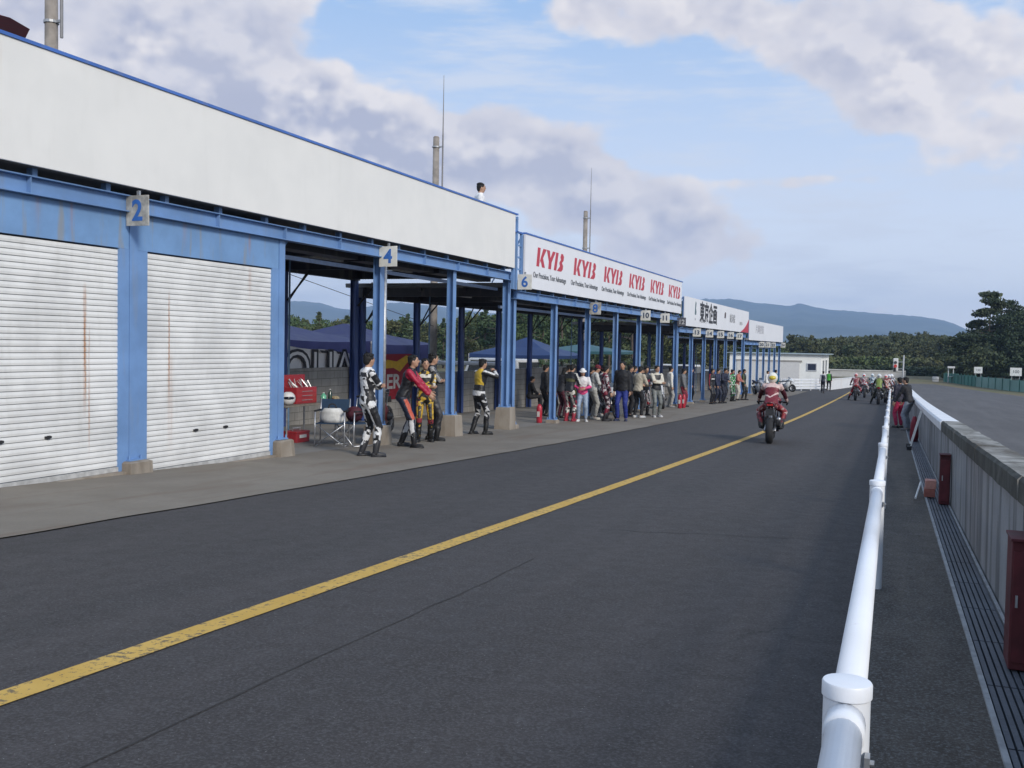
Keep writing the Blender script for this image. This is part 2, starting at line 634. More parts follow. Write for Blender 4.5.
# ------------------------------------------------------------------ ground sheets
def sheet(name, xs, ys, mat, dz=0., flat=None):
    """grid sheet following the ground; xs may be a function of y giving a list"""
    mb = MB()
    rows = []
    for y in ys:
        X = xs(y) if callable(xs) else xs
        rows.append([len(mb.v) + k for k in range(len(X))])
        for x in X:
            mb.v.append((x, y, ground(x, y) + dz))
    for a in range(len(rows) - 1):
        for k in range(len(rows[0]) - 1):
            mb.f.append((rows[a][k], rows[a][k + 1], rows[a + 1][k + 1], rows[a + 1][k]))
            mb.mi.append(0)
    me = bpy.data.meshes.new(name)
    me.from_pydata(mb.v, [], mb.f)
    me.materials.append(mat)
    me.polygons.foreach_set('use_smooth', [True] * len(me.polygons))
    o = bpy.data.objects.new(name, me)
    col.objects.link(o)
    return struct(o)


def frange(a, b, st):
    n = max(1, int(round((b - a) / st)))
    return [a + (b - a) * i / n for i in range(n + 1)]


ys_main = frange(-15, 130, 1.0)
sheet('ground', [-6000, -1500, -300, -60, -20, -14.2, -6, 0, 3, 12, 30, 60, 300, 1500, 6000],
      [-3000, -300, -60] + ys_main + [160, 220, 400, 900, 2500, 6500], M_grass, -.03)
yardys = frange(-15, 112, 1.0)
sheet('paddock_yard', [-60, -40, -25, -13.95], yardys, M_yard, -.012)
sheet('garage_floor', [-13.95, -12, -9.25], frange(-15, 84, 1.0), M_floor, 0.)
rj = random.Random(3)
_edge = {}


def edge(y):
    return -6.63 + .035 * mnoise.noise(Vector((0, y * .9, 0))) + .018 * mnoise.noise(Vector((5, y * 4, 0))) - .5 * max(0, (y - 45) / 40) ** 2


sheet('apron', lambda y: [-9.25, -8.4, -7.4, edge(y)], frange(-15, 84, .25), M_apron, 0.)


def wx(y):      # the line of rail, walkway and wall drifts slightly towards the lane
    return -.0085 * y


sheet('pit_lane', lambda y: [edge(y) if y < 84 else -11.0, -4.5, -2.5, -.15 + wx(y)], frange(-15, 84, .25) + frange(84.5, 122, 1.5), M_lane, -.010)
M_seam = C((.027, .026, .026), .95, .3, 20)
sheet('lane_seam', lambda y: [-2.62 + .02 * mnoise.noise(Vector((9, y * 2.5, 0))) + .05 * mnoise.noise(Vector((2, y * .4, 0))) + k * (.003 + .009 * abs(mnoise.noise(Vector((k, y * 7, 4))))) for k in (-1, 1)],
      frange(-8, 7.2, .12), M_seam, -.0065)
mb = MB()
for (xa, ya, xb, yb) in ((-2.6, 8.9, -.4, 9.5),):
    n = 26
    pts = []
    for k in range(n + 1):
        x_, y_ = xa + (xb - xa) * k / n, ya + (yb - ya) * k / n + .05 * mnoise.noise(Vector((k * .5, xa, ya)))
        w_ = .004 + .006 * abs(mnoise.noise(Vector((k * .9, ya, 3))))
        pts.append(((x_, y_ - w_, ground(x_, y_) - .0065), (x_, y_ + w_, ground(x_, y_) - .0065)))
    for k in range(n):
        mb.face([pts[k][0], pts[k + 1][0], pts[k + 1][1], pts[k][1]])
struct(mb.build('lane_cracks', M_seam), 'stuff')
yl = lambda y: -3.46 - .40 * max(0, (y - 37) / 45) ** 1.6
sheet('painted_line', lambda y: [yl(y) - .078 + .006 * mnoise.noise(Vector((1, y * 6, 0))), yl(y), yl(y) + .078 + .006 * mnoise.noise(Vector((3, y * 6, 0)))],
      frange(-12, 96, .25), mat_yellow(), -.004)
sheet('walkway', lambda y: [-.15 + wx(y), .20 + wx(y), .44 + wx(y)], frange(-12, 70, .5), M_walk, .0)
sheet('race_track', lambda y: [.92 + wx(y), 4, 8, 12.2 - .0 * y if y < 60 else 12.2 - 8.5 * ((y - 60) / 62) ** 1.6] if y < 75 else
      [-1.6, 2, 3.6, 12.2 - 8.5 * min(1.1, ((y - 60) / 62)) ** 1.6], frange(-15, 74.5, 1.) + frange(75, 123, 1.5), M_track, -.008)

# drain channel strip: iron bars side by side, with edge angle
mb = MB()
for k in range(6):
    x0 = .475 + k * .034
    for i in range(0, 80):
        y0 = -2 + i * .9
        mb.box(0, .024, 0, .885, 0, 1)
        for j in range(8):
            v = mb.v[len(mb.v) - 8 + j]
            yy = y0 + v[1]
            mb.v[len(mb.v) - 8 + j] = (x0 + wx(yy) + v[0], yy, ground(0, yy) - .03 + (.032 if v[2] else 0))
o = mb.build('drain_bars', M_drain)
struct(o)
mb = MB()
for i in range(0, 72):
    y0 = -2 + i
    for xa, xb, h in ((.44, .465, .014), (.68, .70, .010)):
        mb.box(0, 1, 0, .995, 0, 1)
        for j in range(8):
            v = mb.v[len(mb.v) - 8 + j]
            yy = y0 + v[1]
            mb.v[len(mb.v) - 8 + j] = ((xa if v[0] < .5 else xb) + wx(yy), yy, ground(0, yy) - .03 + (.03 + h if v[2] else 0))
struct(mb.build('drain_edge', C((.30, .31, .32), .7, .25, 8)))
sheet('drain_bed', lambda y: [.44 + wx(y), .92 + wx(y)], frange(-12, 70, .5), M_dark, -.028)

# ------------------------------------------------------------------ pit building sections
XC = -9.31          # front columns
XB = -13.7          # back columns
BAY = 3.268


def h_column(mb, x, y, z0, z1, s=.155):
    h = s / 2
    mb.box(x + h - .012, x + h, y - h, y + h, z0, z1)
    mb.box(x - h, x - h + .012, y - h, y + h, z0, z1)
    mb.box(x - h + .012, x + h - .012, y - .006, y + .006, z0, z1)


def footing(x, y, zt, parent, s=.5):
    mb = MB()
    zb = ground(x, y) - .1
    h = s / 2
    r = [[(x - h - .02, y - h - .02, zb), (x + h + .02, y - h - .02, zb), (x + h + .02, y + h + .02, zb), (x - h - .02, y + h + .02, zb)],
         [(x - h, y - h, zt - .02), (x + h, y - h, zt - .02), (x + h, y + h, zt - .02), (x - h, y + h, zt - .02)],
         [(x - h + .025, y - h + .025, zt), (x + h - .025, y - h + .025, zt), (x + h - .025, y + h - .025, zt), (x - h + .025, y + h - .025, zt)]]
    r = [[Vector(p) + Vector((random.uniform(-.012, .012), random.uniform(-.012, .012), random.uniform(-.01, .01))) for p in ring] for ring in r]
    mb.loft(r)
    return mb.build('footing', M_footing, parent)


def shutter(parent, y0, y1, zb, zt, x=-9.27):
    mb = MB()
    n = int(round((zt - zb) / .0735))
    pit = (zt - zb) / n
    prof = []
    for i in range(n):
        z = zb + i * pit
        prof += [(x - .014, z), (x - .014, z + .006), (x - .001, z + .009), (x + .003, z + pit * .5), (x - .001, z + pit - .003)]
    prof.append((x - .014, zt))
    i0 = len(mb.v)
    for px, pz in prof:
        mb.v += [(px, y0, pz), (px, y1, pz)]
    for i in range(len(prof) - 1):
        a = i0 + 2 * i
        mb.f.append((a, a + 1, a + 3, a + 2))
        mb.mi.append(1 if i % 5 == 0 else 0)
    o = mb.build('roller_shutter', [M_shutter, C((.24, .25, .28), .6, .1)], parent)
    o['label'] = 'white ribbed roller shutter'
    for f in (.36, .60):
        yy = y0 + (y1 - y0) * f
        MB().box(x + .002, x + .022, yy - .045, yy + .045, zb + .455, zb + .48).box(x + .012, x + .026, yy - .02, yy + .02, zb + .448, zb + .486).build('handle', M_dark, o)
    MB().box(x - .02, x + .02, y0, y1, zb - .06, zb - .002).build('bottom_rail', C((.45, .45, .44), .6, .2), o)
    return o


def section(label, yc, pb, pt, py0, py1, bays_shut, foot_top, wall_top, panel=None):
    """yc: column positions; pb/pt: bottom and top of the fascia board; py0/py1 its ends"""
    root = thing('pit_garage', label, 'garage', (XC, yc[0], ground(XC, yc[0])), 0, 'pit garage sections stepping down the lane', True)
    y0, y1 = yc[0] - .13, yc[-1] + .13
    bt, bb = pb - .09, pb - .30
    # columns
    for y in yc:
        ft = foot_top if foot_top is not None else ground(XC, y) + .10
        f = footing(XC + .02, y, ft, root, .38 if foot_top is not None else .30)
        mb = MB()
        h_column(mb, XC, y, ft + .02, bt)
        mb.box(XC - .13, XC + .13, y - .13, y + .13, ft, ft + .02)
        for sx in (-.105, .105):
            for sy in (-.105, .105):
                mb.tube((XC + sx, y + sy, ft + .02), (XC + sx, y + sy, ft + .07), .014, n=6)
        # knee bracket under the beam
        mb.poly([(XC + .0, y + .077, bb), (XC + .0, y + .25, bb), (XC + .0, y + .077, bb - .17)], (.012, 0, 0))
        mb.build('column', M_blue, root)
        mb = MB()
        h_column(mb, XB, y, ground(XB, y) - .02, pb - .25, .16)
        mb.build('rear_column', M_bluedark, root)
    # front beam (H section lying on the columns) and thin rail behind
    mb = MB()
    fx = XC + .09
    mb.box(fx - .09, fx + .07, y0, y1, bb, bb + .014)
    mb.box(fx - .09, fx + .07, y0, y1, bt - .014, bt)
    mb.box(fx - .012, fx - .002, y0, y1, bb + .014, bt - .014)
    for y in frange(y0 + .02, y1 - .02, BAY / 2):
        mb.box(fx - .002, fx + .062, y - .005, y + .005, bb + .014, bt - .014)
    mb.build('front_beam', M_blue, root)
    for y in yc[:-1]:
        for k in (0.16, .5, .84):
            MB().box(fx - .03, fx + .06, y + BAY * k - .035, y + BAY * k + .035, bt, pb).build('roof_bracket', M_blue, root)
    MB().box(XC - .35, XC - .30, y0, y1, bb - .24, bb - .17).build('inner_rail', C((.25, .33, .5), .5), root)
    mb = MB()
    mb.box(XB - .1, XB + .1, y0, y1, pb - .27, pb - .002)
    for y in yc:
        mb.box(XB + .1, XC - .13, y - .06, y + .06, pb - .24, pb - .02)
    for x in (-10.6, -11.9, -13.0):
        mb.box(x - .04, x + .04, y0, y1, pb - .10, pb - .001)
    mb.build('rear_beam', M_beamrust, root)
    # roof deck + ceiling
    MB().box(XB - .45, -9.12, y0, y1, pb, pb + .11).build('roof', M_roof, root)
    # knee braces at the rear columns
    for y in yc:
        mb = MB()
        mb.tube((XB, y + .11, pb - 1.05), (XB, y + .95, pb - .27), .022, n=6)
        mb.tube((XB + .11, y, pb - .95), (XB + .75, y, pb - .25), .022, n=6)
        mb.build('knee_brace', M_dark, root)
    # block wall at the back
    mb = MB()
    ya = y0
    while ya < y1 - .01:
        yb = min(y1, ya + 2.0)
        mb.box(XB - .22, XB - .12, ya, yb, min(ground(XB, ya), ground(XB, yb)) - .1, wall_top)
        ya = yb
    mb.build('rear_wall', M_block, root)
    # shuttered bays
    for i in bays_shut:
        ya, yb = yc[i], yc[i + 1]
        zt = pb - .76
        MB().box(-9.315, -9.245, ya + .08, yb - .08, zt, bb - .002).build('lintel', M_bluepanel, root)
        MB().box(-9.33, -9.24, ya + .08, ya + .25, ground(XC, ya) - .0, zt - .002).build('jamb', M_blue, root)
        MB().box(-9.33, -9.24, yb - .25, yb - .08, ground(XC, yb) - .0, zt - .002).build('jamb', M_blue, root)
        zb = -.31 - (i - 1) * .0 if i < 2 else -.37
        zb = ground(XC, (ya + yb) / 2) + .05
        shutter(root, ya + .25, yb - .25, zb, zt - .02)
        mb = MB()
        mb.poly([(-9.36, ya + .2, ground(XC, ya) - .05), (-9.36, yb - .2, ground(XC, yb) - .05), (-9.36, yb - .2, zb - .062), (-9.36, ya + .2, zb - .062)], (.20, 0, 0))
        mb.build('threshold', M_footing, root)
    if bays_shut:
        ye = yc[bays_shut[-1] + 1]
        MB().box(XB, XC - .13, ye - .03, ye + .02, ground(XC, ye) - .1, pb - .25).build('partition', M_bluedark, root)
    else:
        # rolled-up shutter boxes behind the beam
        pass
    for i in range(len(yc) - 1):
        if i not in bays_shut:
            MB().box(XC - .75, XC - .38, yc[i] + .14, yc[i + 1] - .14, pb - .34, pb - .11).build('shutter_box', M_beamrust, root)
    # fluorescent tube batten and conduit
    for i in range(len(yc) - 1):
        if i in bays_shut:
            continue
        MB().box(-11.5, -11.42, yc[i] + 1.0, yc[i] + 2.2, pb - .17, pb - .105).build('batten', C((.5, .5, .48), .5), root)
        if i % 2 == 0:
            MB().tube((-12.6, yc[i] + 1.9, pb - .1), (-12.6, yc[i] + 1.9, ground(XB, yc[i] + 1.9)), .022, n=6).build('conduit', C((.12, .22, .35), .5), root)
    return root


YA = [10.12 + BAY * k for k in range(-2, 5)]
YB = [23.61 + BAY * k for k in range(7)]
YC = [43.45 + BAY * k for k in range(7)]
YD = [63.30 + BAY * k for k in range(7)]
secA = section('nearest pit garage section with white roller shutters and plain white fascia', YA, 3.27, 4.59, 1.5, 23.0, [0, 1, 2], -.21, .68)
secB = section('open pit garage section under the board of red logos', YB, 2.83, 4.20, 23.7, 42.96, [], None, .42)
secC = section('open pit garage section under the board with the red corner', YC, 2.33, 3.64, 43.7, 63.3, [], None, -.05)
secD = section('farthest open pit garage section under the small faded white board', YD, 1.89, 3.17, 63.8, 82.7, [], None, -.50)


dp = MB()
dp.tube((XC + .06, YA[4] + .13, -.2), (XC + .06, YA[4] + .13, 2.95), .04, n=12)
dp.build('downpipe', M_galv, secA, True)

# fascia boards (each is a sign of its own)
def board(label, y0, y1, z0, z1, mat, trim=True, x=-9.03):
    root = thing('fascia_board', label, 'sign board', (x, y0, z0), 0, None, True)
    MB().box(x - .05, x, y0, y1, z0, z1).build('panel', mat, root)
    if trim:
        mb = MB()
        mb.box(x - .075, x + .018, y0 - .01, y1 + .15, z1 + .002, z1 + .04)
        mb.build('top_trim', M_trim, root)
    mb = MB()
    for y in frange(y0 + .1, y1 - .1, 1.63):
        mb.box(x - .13, x - .052, y - .03, y + .03, z0 + .02, z1 - .02)
        mb.poly([(x - .13, y - .02, z1 - .1), (x - .95, y - .02, z0 + .12), (x - .95, y - .02, z0 + .16), (x - .13, y - .02, z1 - .02)], (0, .03, 0))
    mb.build('back_frame', M_blue, root)
    MB().box(x - .085, x - .053, y0, y1, z0 + .001, z0 + .06).build('bottom_rail', M_dark, root)
    return root


bA = board('long plain cream-white fascia board above the roller shutters', 1.5, 23.0, 3.27, 4.585, M_board)
bB = board('white fascia board with a row of six red logos', 23.72, 42.96, 2.83, 4.19, M_boardw)
bC = board('white fascia board with black characters and red corner', 43.73, 63.31, 2.33, 3.64, M_boardw, False)
bD = board('short white fascia board with faded grey characters, at the far end', 63.85, 82.65, 1.89, 3.17, M_boardw, False)

M_logo = C((.50, .035, .06), .5, .05)
LOGO = [[(0, 0), (.20, 0), (.30, .50), (.10, .50)],
        [(.26, .10), (.30, .20), (.52, .50), (.78, .50), (.50, .25), (.66, 0), (.44, 0), (.34, .17)],
        [(.80, .50), (1.04, .50), (1.10, .29), (1.30, .50), (1.52, .50), (1.20, .19), (1.16, 0), (.94, 0), (.98, .20)],
        [(1.40, 0), (1.60, 0), (1.78, .50), (1.58, .50)],
        [(1.66, 0), (2.02, 0), (2.15, .06), (2.19, .17), (2.08, .25), (2.22, .32), (2.25, .43), (2.16, .50), (2.02, .50), (1.95, .40), (2.00, .33), (1.86, .24), (1.92, .14)]]
for i in range(6):
    ys0 = 24.55 + i * 3.165
    mb = MB()
    for pl in LOGO:
        mb.poly([(-9.03, ys0 + a, 3.44 + b) for a, b in pl], (.006, 0, 0))
    mb.build('logo', M_logo, bB)
    text('lettering', 'Our Precision, Your Advantage', .205, C((.16, .17, .19), .6), bB, (-9.022, ys0 + 1.12, 3.20), '+X', .002, .002, xscale=1.04)
M_blk = C((.03, .03, .035), .6)
text('lettering', '東京企画', 1.05, M_blk, bC, (-9.022, 49.55, 2.98), '+X', .03, .002, xscale=1.12, spacing=1.0)
mb = MB()
mb.poly([(-9.03, 46.0 + a, 2.9 + b) for a, b in ((0, 0), (.28, -.02), (.36, .12), (.22, .3), (.34, .52), (.16, .62), (.06, .5), (.02, .3))], (.006, 0, 0))
mb.build('emblem', C((.10, .16, .18), .6), bC)
text('lettering', 'LA', .16, C((.3, .3, .32)), bC, (-9.022, 46.1, 2.68), '+X', .0, .002)
mb = MB()
mb.poly([(-9.03, 54.2 + a, 2.98 + b) for a, b in ((0, 0), (.45, .0), (.5, .28), (.25, .34), (.05, .25))], (.006, 0, 0))
mb.build('emblem', C((.08, .06, .07), .6), bC)
text('lettering', '鍼灸院', .52, C((.34, .35, .37), .6), bC, (-9.022, 56.9, 3.0), '+X', .005, .002, xscale=1.2)
text('lettering', '国道沿い', .22, C((.45, .45, .47), .6), bC, (-9.022, 60.2, 2.82), '+X', .0, .002, xscale=1.4)
mb = MB()
mb.poly([(-9.03, 63.29, 2.335)] + [(-9.03, 63.29 - 3.3 * math.cos(t), 2.335 + .78 * math.sin(t)) for t in [0]] +
        [(-9.03, 60.6, 2.42), (-9.03, 61.4, 2.56), (-9.03, 62.2, 2.76), (-9.03, 62.9, 3.0), (-9.03, 63.29, 3.16)], (.006, 0, 0))
mb.build('red_corner', M_logo, bC)
text('lettering', '片岡塗装', .62, C((.42, .42, .46), .6), bD, (-9.022, 68.6, 2.6), '+X', .0, .002, xscale=1.7)

# upright ladder-like frames where the boards step down
fr = thing('sign_frame', 'blue steel uprights and rungs between the plain fascia and the logo board', 'frame', (-9.1, 23.2, 2.8), 0, None, True)
mb = MB()
for y, zt in ((23.07, 4.57), (23.27, 4.57), (23.62, 4.17)):
    mb.box(-9.14, -9.07, y - .03, y + .03, 2.75, zt)
mb.build('upright', M_blue, fr)
mb = MB()
for z in (2.95, 3.25, 3.55, 3.85):
    mb.box(-9.12, -9.09, 23.30, 23.59, z, z + .04)
for z in (4.2, 4.5):
    mb.box(-9.12, -9.09, 23.10, 23.24, z, z + .04)
mb.build('rung', M_blue, fr)
MB().box(-9.14, -9.07, 23.05, 23.70, 4.175, 4.215).build('top_rail', M_trim, fr)


# number plates, facing back down the lane
def number_plate(num, y, pb, plate, ink, label, size=.38, dz=-.29, x=-9.02):
    root = thing('number_plate', label, 'number sign', (x, y - .17, pb + dz), 0, 'numbered plates on the garage columns')
    r_ = random.Random(num)
    root.rotation_euler = (rad(r_.uniform(-2, 2)), rad(r_.uniform(-1, 1)), rad(r_.uniform(-4, 4)))
    h = size / 2
    MB().box(-h, h, -.012, .0, -h, h).build('plate', plate, root, bevel=.003)
    mb = MB()
    mb.box(-.02, .02, 0, .03, h - .1, h + .06)
    mb.box(-.02, .02, 0, .03, -h + .03, -h + .08)
    mb.build('bracket', M_galv, root)
    text('number', str(num), .36 if num < 10 else .27, ink, root, (0, -.014, -.01), '-Y', .009, .002)
    return root


M_blueink = C((.045, .16, .50), .5, .05)
M_navyink = C((.05, .07, .12), .5, .05)
M_plate = C((.74, .73, .67), .5, .08, 8)
M_plated = C((.50, .48, .43), .5, .35, 7, .15)
number_plate(2, YA[2], 3.27, M_plated, M_blueink, 'tarnished grey plate reading 2 on the column between the two shutters')
number_plate(4, YA[4], 3.27, M_plate, M_blueink, 'clean pale plate with a blue 4 above the open bay')
number_plate(6, YB[0] - .16, 3.23, M_plate, M_blueink, 'pale plate with a blue 6 where the first board ends', x=-8.86)
number_plate(8, YB[2], 2.83, M_plated, M_blueink, 'tarnished plate reading 8 under the logo board')
number_plate(10, YB[4], 2.83, M_plate, M_navyink, 'pale plate reading 10 under the logo board')
number_plate(11, YB[5], 2.83, M_plate, M_navyink, 'pale plate reading 11 under the logo board')
number_plate(12, YB[6], 2.76, C((.10, .10, .12), .5), C((.5, .5, .5), .5), 'dark plate reading 12 where the logo board ends')
for k, n in enumerate((13, 14, 15, 16, 17)):
    number_plate(n, YC[k + 1], 2.36, M_plate, M_navyink, 'pale plate reading %d under the board with the red corner' % n)
for k, n in ((2, 20), (3, 21), (4, 22)):
    number_plate(n, YD[k], 1.92, M_plate, M_navyink, 'small distant plate reading %d under the farthest board' % n)
number_plate(24, YD[6], 1.95, M_plate, M_navyink, 'outermost distant plate reading 24 at the far corner of the garages')

# ------------------------------------------------------------------ poles behind the garages
def pole(label, x, y, ztop, zant, r=.15, group='concrete poles behind the garages'):
    root = thing('utility_pole', label, 'pole', (x, y, ground(x, y)), 0, group, True)
    mb = MB()
    mb.tube((x, y, ground(x, y) - .3), (x, y, ztop), r, r * .72, 14)
    mb.tube((x, y, ztop), (x, y, ztop + .05), r * .76, r * .5, 14)
    mb.build('shaft', C((.27, .24, .21), .85, .25, 3), root, True)
    for z in (ztop - .35, ztop - 1.9, ztop - 3.1):
        MB().tube((x, y, z), (x, y, z + .05), r * .95, r * .95, 14).box(x + .05, x + .28, y - .02, y + .02, z, z + .05).build('clamp', M_galv, root)
    mb = MB()
    mb.tube((x + .26, y, ztop - 3.4), (x + .26, y, ztop + .1), .03, .03, 6)
    mb.tube((x + .26, y, ztop + .1), (x + .26, y, zant), .024, .008, 6)
    mb.build('lightning_rod', C((.20, .20, .21), .5), root)
    return root


pole('concrete pole behind the plain fascia, cut off by the top of the photo', -15.5, 14.75, 10.5, 12.6)
pole('concrete pole with a thin rod, rising beside the man on the roof', -15.5, 31.7, 8.57, 10.72)
pole('concrete pole with a thin rod, rising behind the logo board', -15.5, 49.4, 8.27, 10.52)

tag(MB().tube((-15.4, 15.1, 4.16), (-15.4, 31.5, 1.95), .010, n=5).build('cable', M_dark), 'thin black cable slanting across the first open bay between two poles', 'cable')

# red parasol on the roof, top-left corner
par = thing('parasol', 'dark red parasol top peeking over the fascia at the far left', 'parasol', (-11.0, 9.15, 3.38))
mb = MB()
mb.loft([[(.72 * c * math.cos(2 * PI * k / 10), .72 * c * math.sin(2 * PI * k / 10), z) for k in range(10)] for c, z in ((1, 1.88), (.55, 1.98), (.03, 2.04))])
mb.build('canopy', C((.22, .04, .05), .7), par)
MB().tube((0, 0, 0), (0, 0, 2.0), .02).build('pole', M_galv, par)
MB().tube((0, 0, 0), (0, 0, .08), .25, n=14).build('base', M_dark, par)

# ------------------------------------------------------------------ guard rail (pipe) beside the lane
RX = lambda y: -.07 + wx(y)
rail = thing('guard_rail', 'white steel pipe guard rail on posts between lane and walkway', 'guard rail', (RX(2.2), 2.2, ground(0, 2.2)), 0, None, True)
post_y = [-2.3, 2.28, 7.35, 12.2, 17.05, 21.9, 26.75, 31.6, 36.45, 41.3, 46.15, 51.0, 55.9, 60.8]
for i, y in enumerate(post_y):
    x, z = RX(y), ground(0, y)
    mb = MB()
    mb.tube((x, y, z - .05), (x, y, z + .742), .050, .050, 32)
    # slightly domed cap with rim
    mb.loft([[(x + r * math.cos(2 * PI * k / 32), y + r * math.sin(2 * PI * k / 32), z + h) for k in range(32)] for r, h in ((.0515, .722), (.0535, .724), (.0535, .752), (.051, .756), (.030, .760), (.01, .761))])
    p = mb.build('post', M_white, rail, True)
    p.modifiers.new('edges', 'EDGE_SPLIT').split_angle = rad(35)
    mb = MB()
    mb.tube((x + .048, y - .05, z + .60), (x + .062, y - .05, z + .60), .007, n=6)
    mb.box(x + .042, x + .053, y - .065, y - .03, z + .585, z + .615)
    mb.build('bolt', M_galv, p)
    if i + 1 < len(post_y):
        y2 = post_y[i + 1]
        a, b = (x, y + .05, z + .68), (RX(y2), y2 - .05, ground(0, y2) + .68)
        mb = MB()
        mb.tube(a, b, .038, .038, 20)
        d = (Vector(b) - Vector(a)).normalized()
        mb.tube(Vector(b) - d * .09, Vector(b), .0425, .0425, 20)
        mb.tube(Vector(a), Vector(a) + d * .09, .0425, .0425, 20)
        mb.build('top_pipe', M_white, rail, True)
        a, b = (x, y + .05, z + .36), (RX(y2), y2 - .05, ground(0, y2) + .36)
        mb = MB()
        mb.tube(a, b, .024, .024, 12)
        mb.build('lower_pipe', M_white, rail, True)

# ------------------------------------------------------------------ concrete pit wall
wall = thing('pit_wall', 'weathered concrete barrier wall between walkway and race track', 'wall', (.7, 5, ground(0, 5)), 0, None, True)
WH = .94
for y0 in frange(-3, 67, 3.0)[:-1]:
    y1 = y0 + 3.0
    mb = MB()
    n = 3
    rings = []
    for k in range(n + 1):
        y = y0 + .002 + (y1 - y0 - .004) * k / n
        z = ground(0, y)
        x = .715 + wx(y)
        rings.append([(x, y, z - .1), (x + .20, y, z - .1), (x + .17, y, z + WH - .14), (x - .01, y, z + WH - .14)])
    mb.loft(rings)
    mb.build('wall_panel', M_wallc, wall)
    white = y0 >= 14.9
    mb = MB()
    rings = []
    for k in range(13):
        y = y0 + .004 + (y1 - y0 - .008) * k / 12
        z = ground(0, y)
        x = .670 + wx(y)
        j = (lambda s_: mnoise.noise(Vector((s_, y * 2.3, 0))) * (.002 if white else .010))
        ov = .012 if white else 0
        rings.append([(x + j(0), y, z + WH - .137), (x + .255 + j(1), y, z + WH - .137), (x + .255 + ov + j(2), y, z + WH - .02 + j(7)), (x + .235 + j(3), y, z + WH + .004 + j(4)),
                      (x + .02 + j(5), y, z + WH + .004 + j(6)), (x - ov + j(8), y, z + WH - .02)])
    mb.loft(rings)
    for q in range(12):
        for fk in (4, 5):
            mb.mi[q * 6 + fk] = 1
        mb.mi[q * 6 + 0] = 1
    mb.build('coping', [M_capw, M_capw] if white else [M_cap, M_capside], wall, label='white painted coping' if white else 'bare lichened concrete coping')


def red_cabinet(y, h, label, w=.13, d=.17):
    x = .715 + wx(y) - w - .02
    z = ground(0, y)
    r = thing('extinguisher_box', label, 'extinguisher box', (x, y, z), 0, 'dark red boxes on the pit wall')
    MB().box(0, w, 0, d, 0.01, h).build('case', M_darkred, r, bevel=.006)
    MB().box(.008, w - .012, -.008, -.001, .05, h - .05).build('door', C((.105, .015, .02), .65, .3, 8), r, bevel=.002)
    MB().box(w * .2, w * .3, -.02, -.008, h * .5, h * .5 + .06).build('handle', M_galv, r)
    MB().box(-.008, w, -.02, d + .01, h, h + .015).build('lid', M_darkred, r, bevel=.003)
    return r


red_cabinet(5.5, .66, 'dark red box at the right edge of the photo, nearest to the camera', .105, .24)
red_cabinet(12.95, .60, 'dark red upright box halfway along the bare wall', .12, .18)
bk = thing('brick', 'two pinkish clay blocks stacked before the dark red box', 'brick', (.43 + wx(13.6), 13.6, ground(0, 13.6) + .02))
MB().box(0, .13, 0, .22, 0, .10).build('lower_block', C((.36, .13, .10), .9, .15, 20), bk, bevel=.006)
MB().box(.01, .14, .01, .21, .102, .21).build('upper_block', C((.55, .27, .22), .9, .12, 20), bk, bevel=.006)
st = MB()
st.tube((.36 + wx(13.4) - .04, 13.0, ground(0, 13) + .06), (.40 + wx(14), 14.2, ground(0, 14) + .14), .013, n=8)
tag(st.build('stick', C((.7, .7, .68), .6)), 'short white stick leaning on the pinkish clay block', 'stick')

# ------------------------------------------------------------------ people
def V(*a):
    return Vector(a)


def ik(a, b, l1, l2, pole):
    d = b - a
    L = min(d.length, (l1 + l2) * .998)
    if d.length > 1e-6:
        d = d.normalized()
    b = a + d * L
    x = (l1 * l1 - l2 * l2 + L * L) / (2 * L)
    h = math.sqrt(max(0, l1 * l1 - x * x))
    p = pole - d * pole.dot(d)
    p = p.normalized() if p.length > 1e-6 else V(0, 1, 0)
    return a + d * x + p * h, b


POSES = {}


def pose(name, **k):
    d = dict(pel=(0, 0, .93), lean=3, twist=0, head=(0, 0), feet=((-.12, .0), (.12, .05)), fyaw=(-12, 12), hands=((-.24, .03, .80), (.24, .05, .80)),
             pole=((-.3, -1, 0), (.3, -1, 0)), kpole=((-.1, 1, 0), (.1, 1, 0)), feetz=(0, 0), curl=.5, side=0)
    d.update(k)
    POSES[name] = d


pose('stand')
pose('stand2', lean=0, feet=((-.10, .10), (.14, -.04)), hands=((-.25, .0, .80), (.22, .14, .86)), head=(4, 18))
pose('crossed', lean=-1, hands=((.09, .16, 1.19), (-.08, .20, 1.14)), pole=((-1, .35, -.7), (1, .35, -.7)), feet=((-.13, -.04), (.13, .10)), head=(2, 10))
pose('phone', lean=6, hands=((-.02, .34, 1.42), (.10, .34, 1.44)), pole=((-1, 0, -.6), (1, 0, -.6)), feet=((-.11, -.10), (.12, .12)), head=(4, 0))
pose('reach', lean=17, pel=(0, -.08, .92), hands=((.0, .44, .98), (.12, .42, .96)), pole=((-.6, -.8, -.4), (.6, -.8, -.4)), feet=((-.12, -.12), (.12, .16)), head=(-10, 0))
pose('hold', lean=8, hands=((-.10, .32, 1.08), (.12, .32, 1.08)), pole=((-.8, -.6, -.4), (.8, -.6, -.4)), head=(14, 0))
pose('bend', lean=30, pel=(0, -.08, .90), hands=((-.16, .46, .92), (.16, .48, .92)), pole=((-1, -.5, 0), (1, -.5, 0)), head=(16, 0))
pose('hips', lean=-2, hands=((-.19, .02, .98), (.19, .02, .98)), pole=((-1, -.35, 0), (1, -.35, 0)), feet=((-.17, 0), (.17, .02)))
pose('walk', lean=4, feet=((-.09, .24), (.09, -.22)), hands=((-.26, -.12, .82), (.25, .20, .86)))
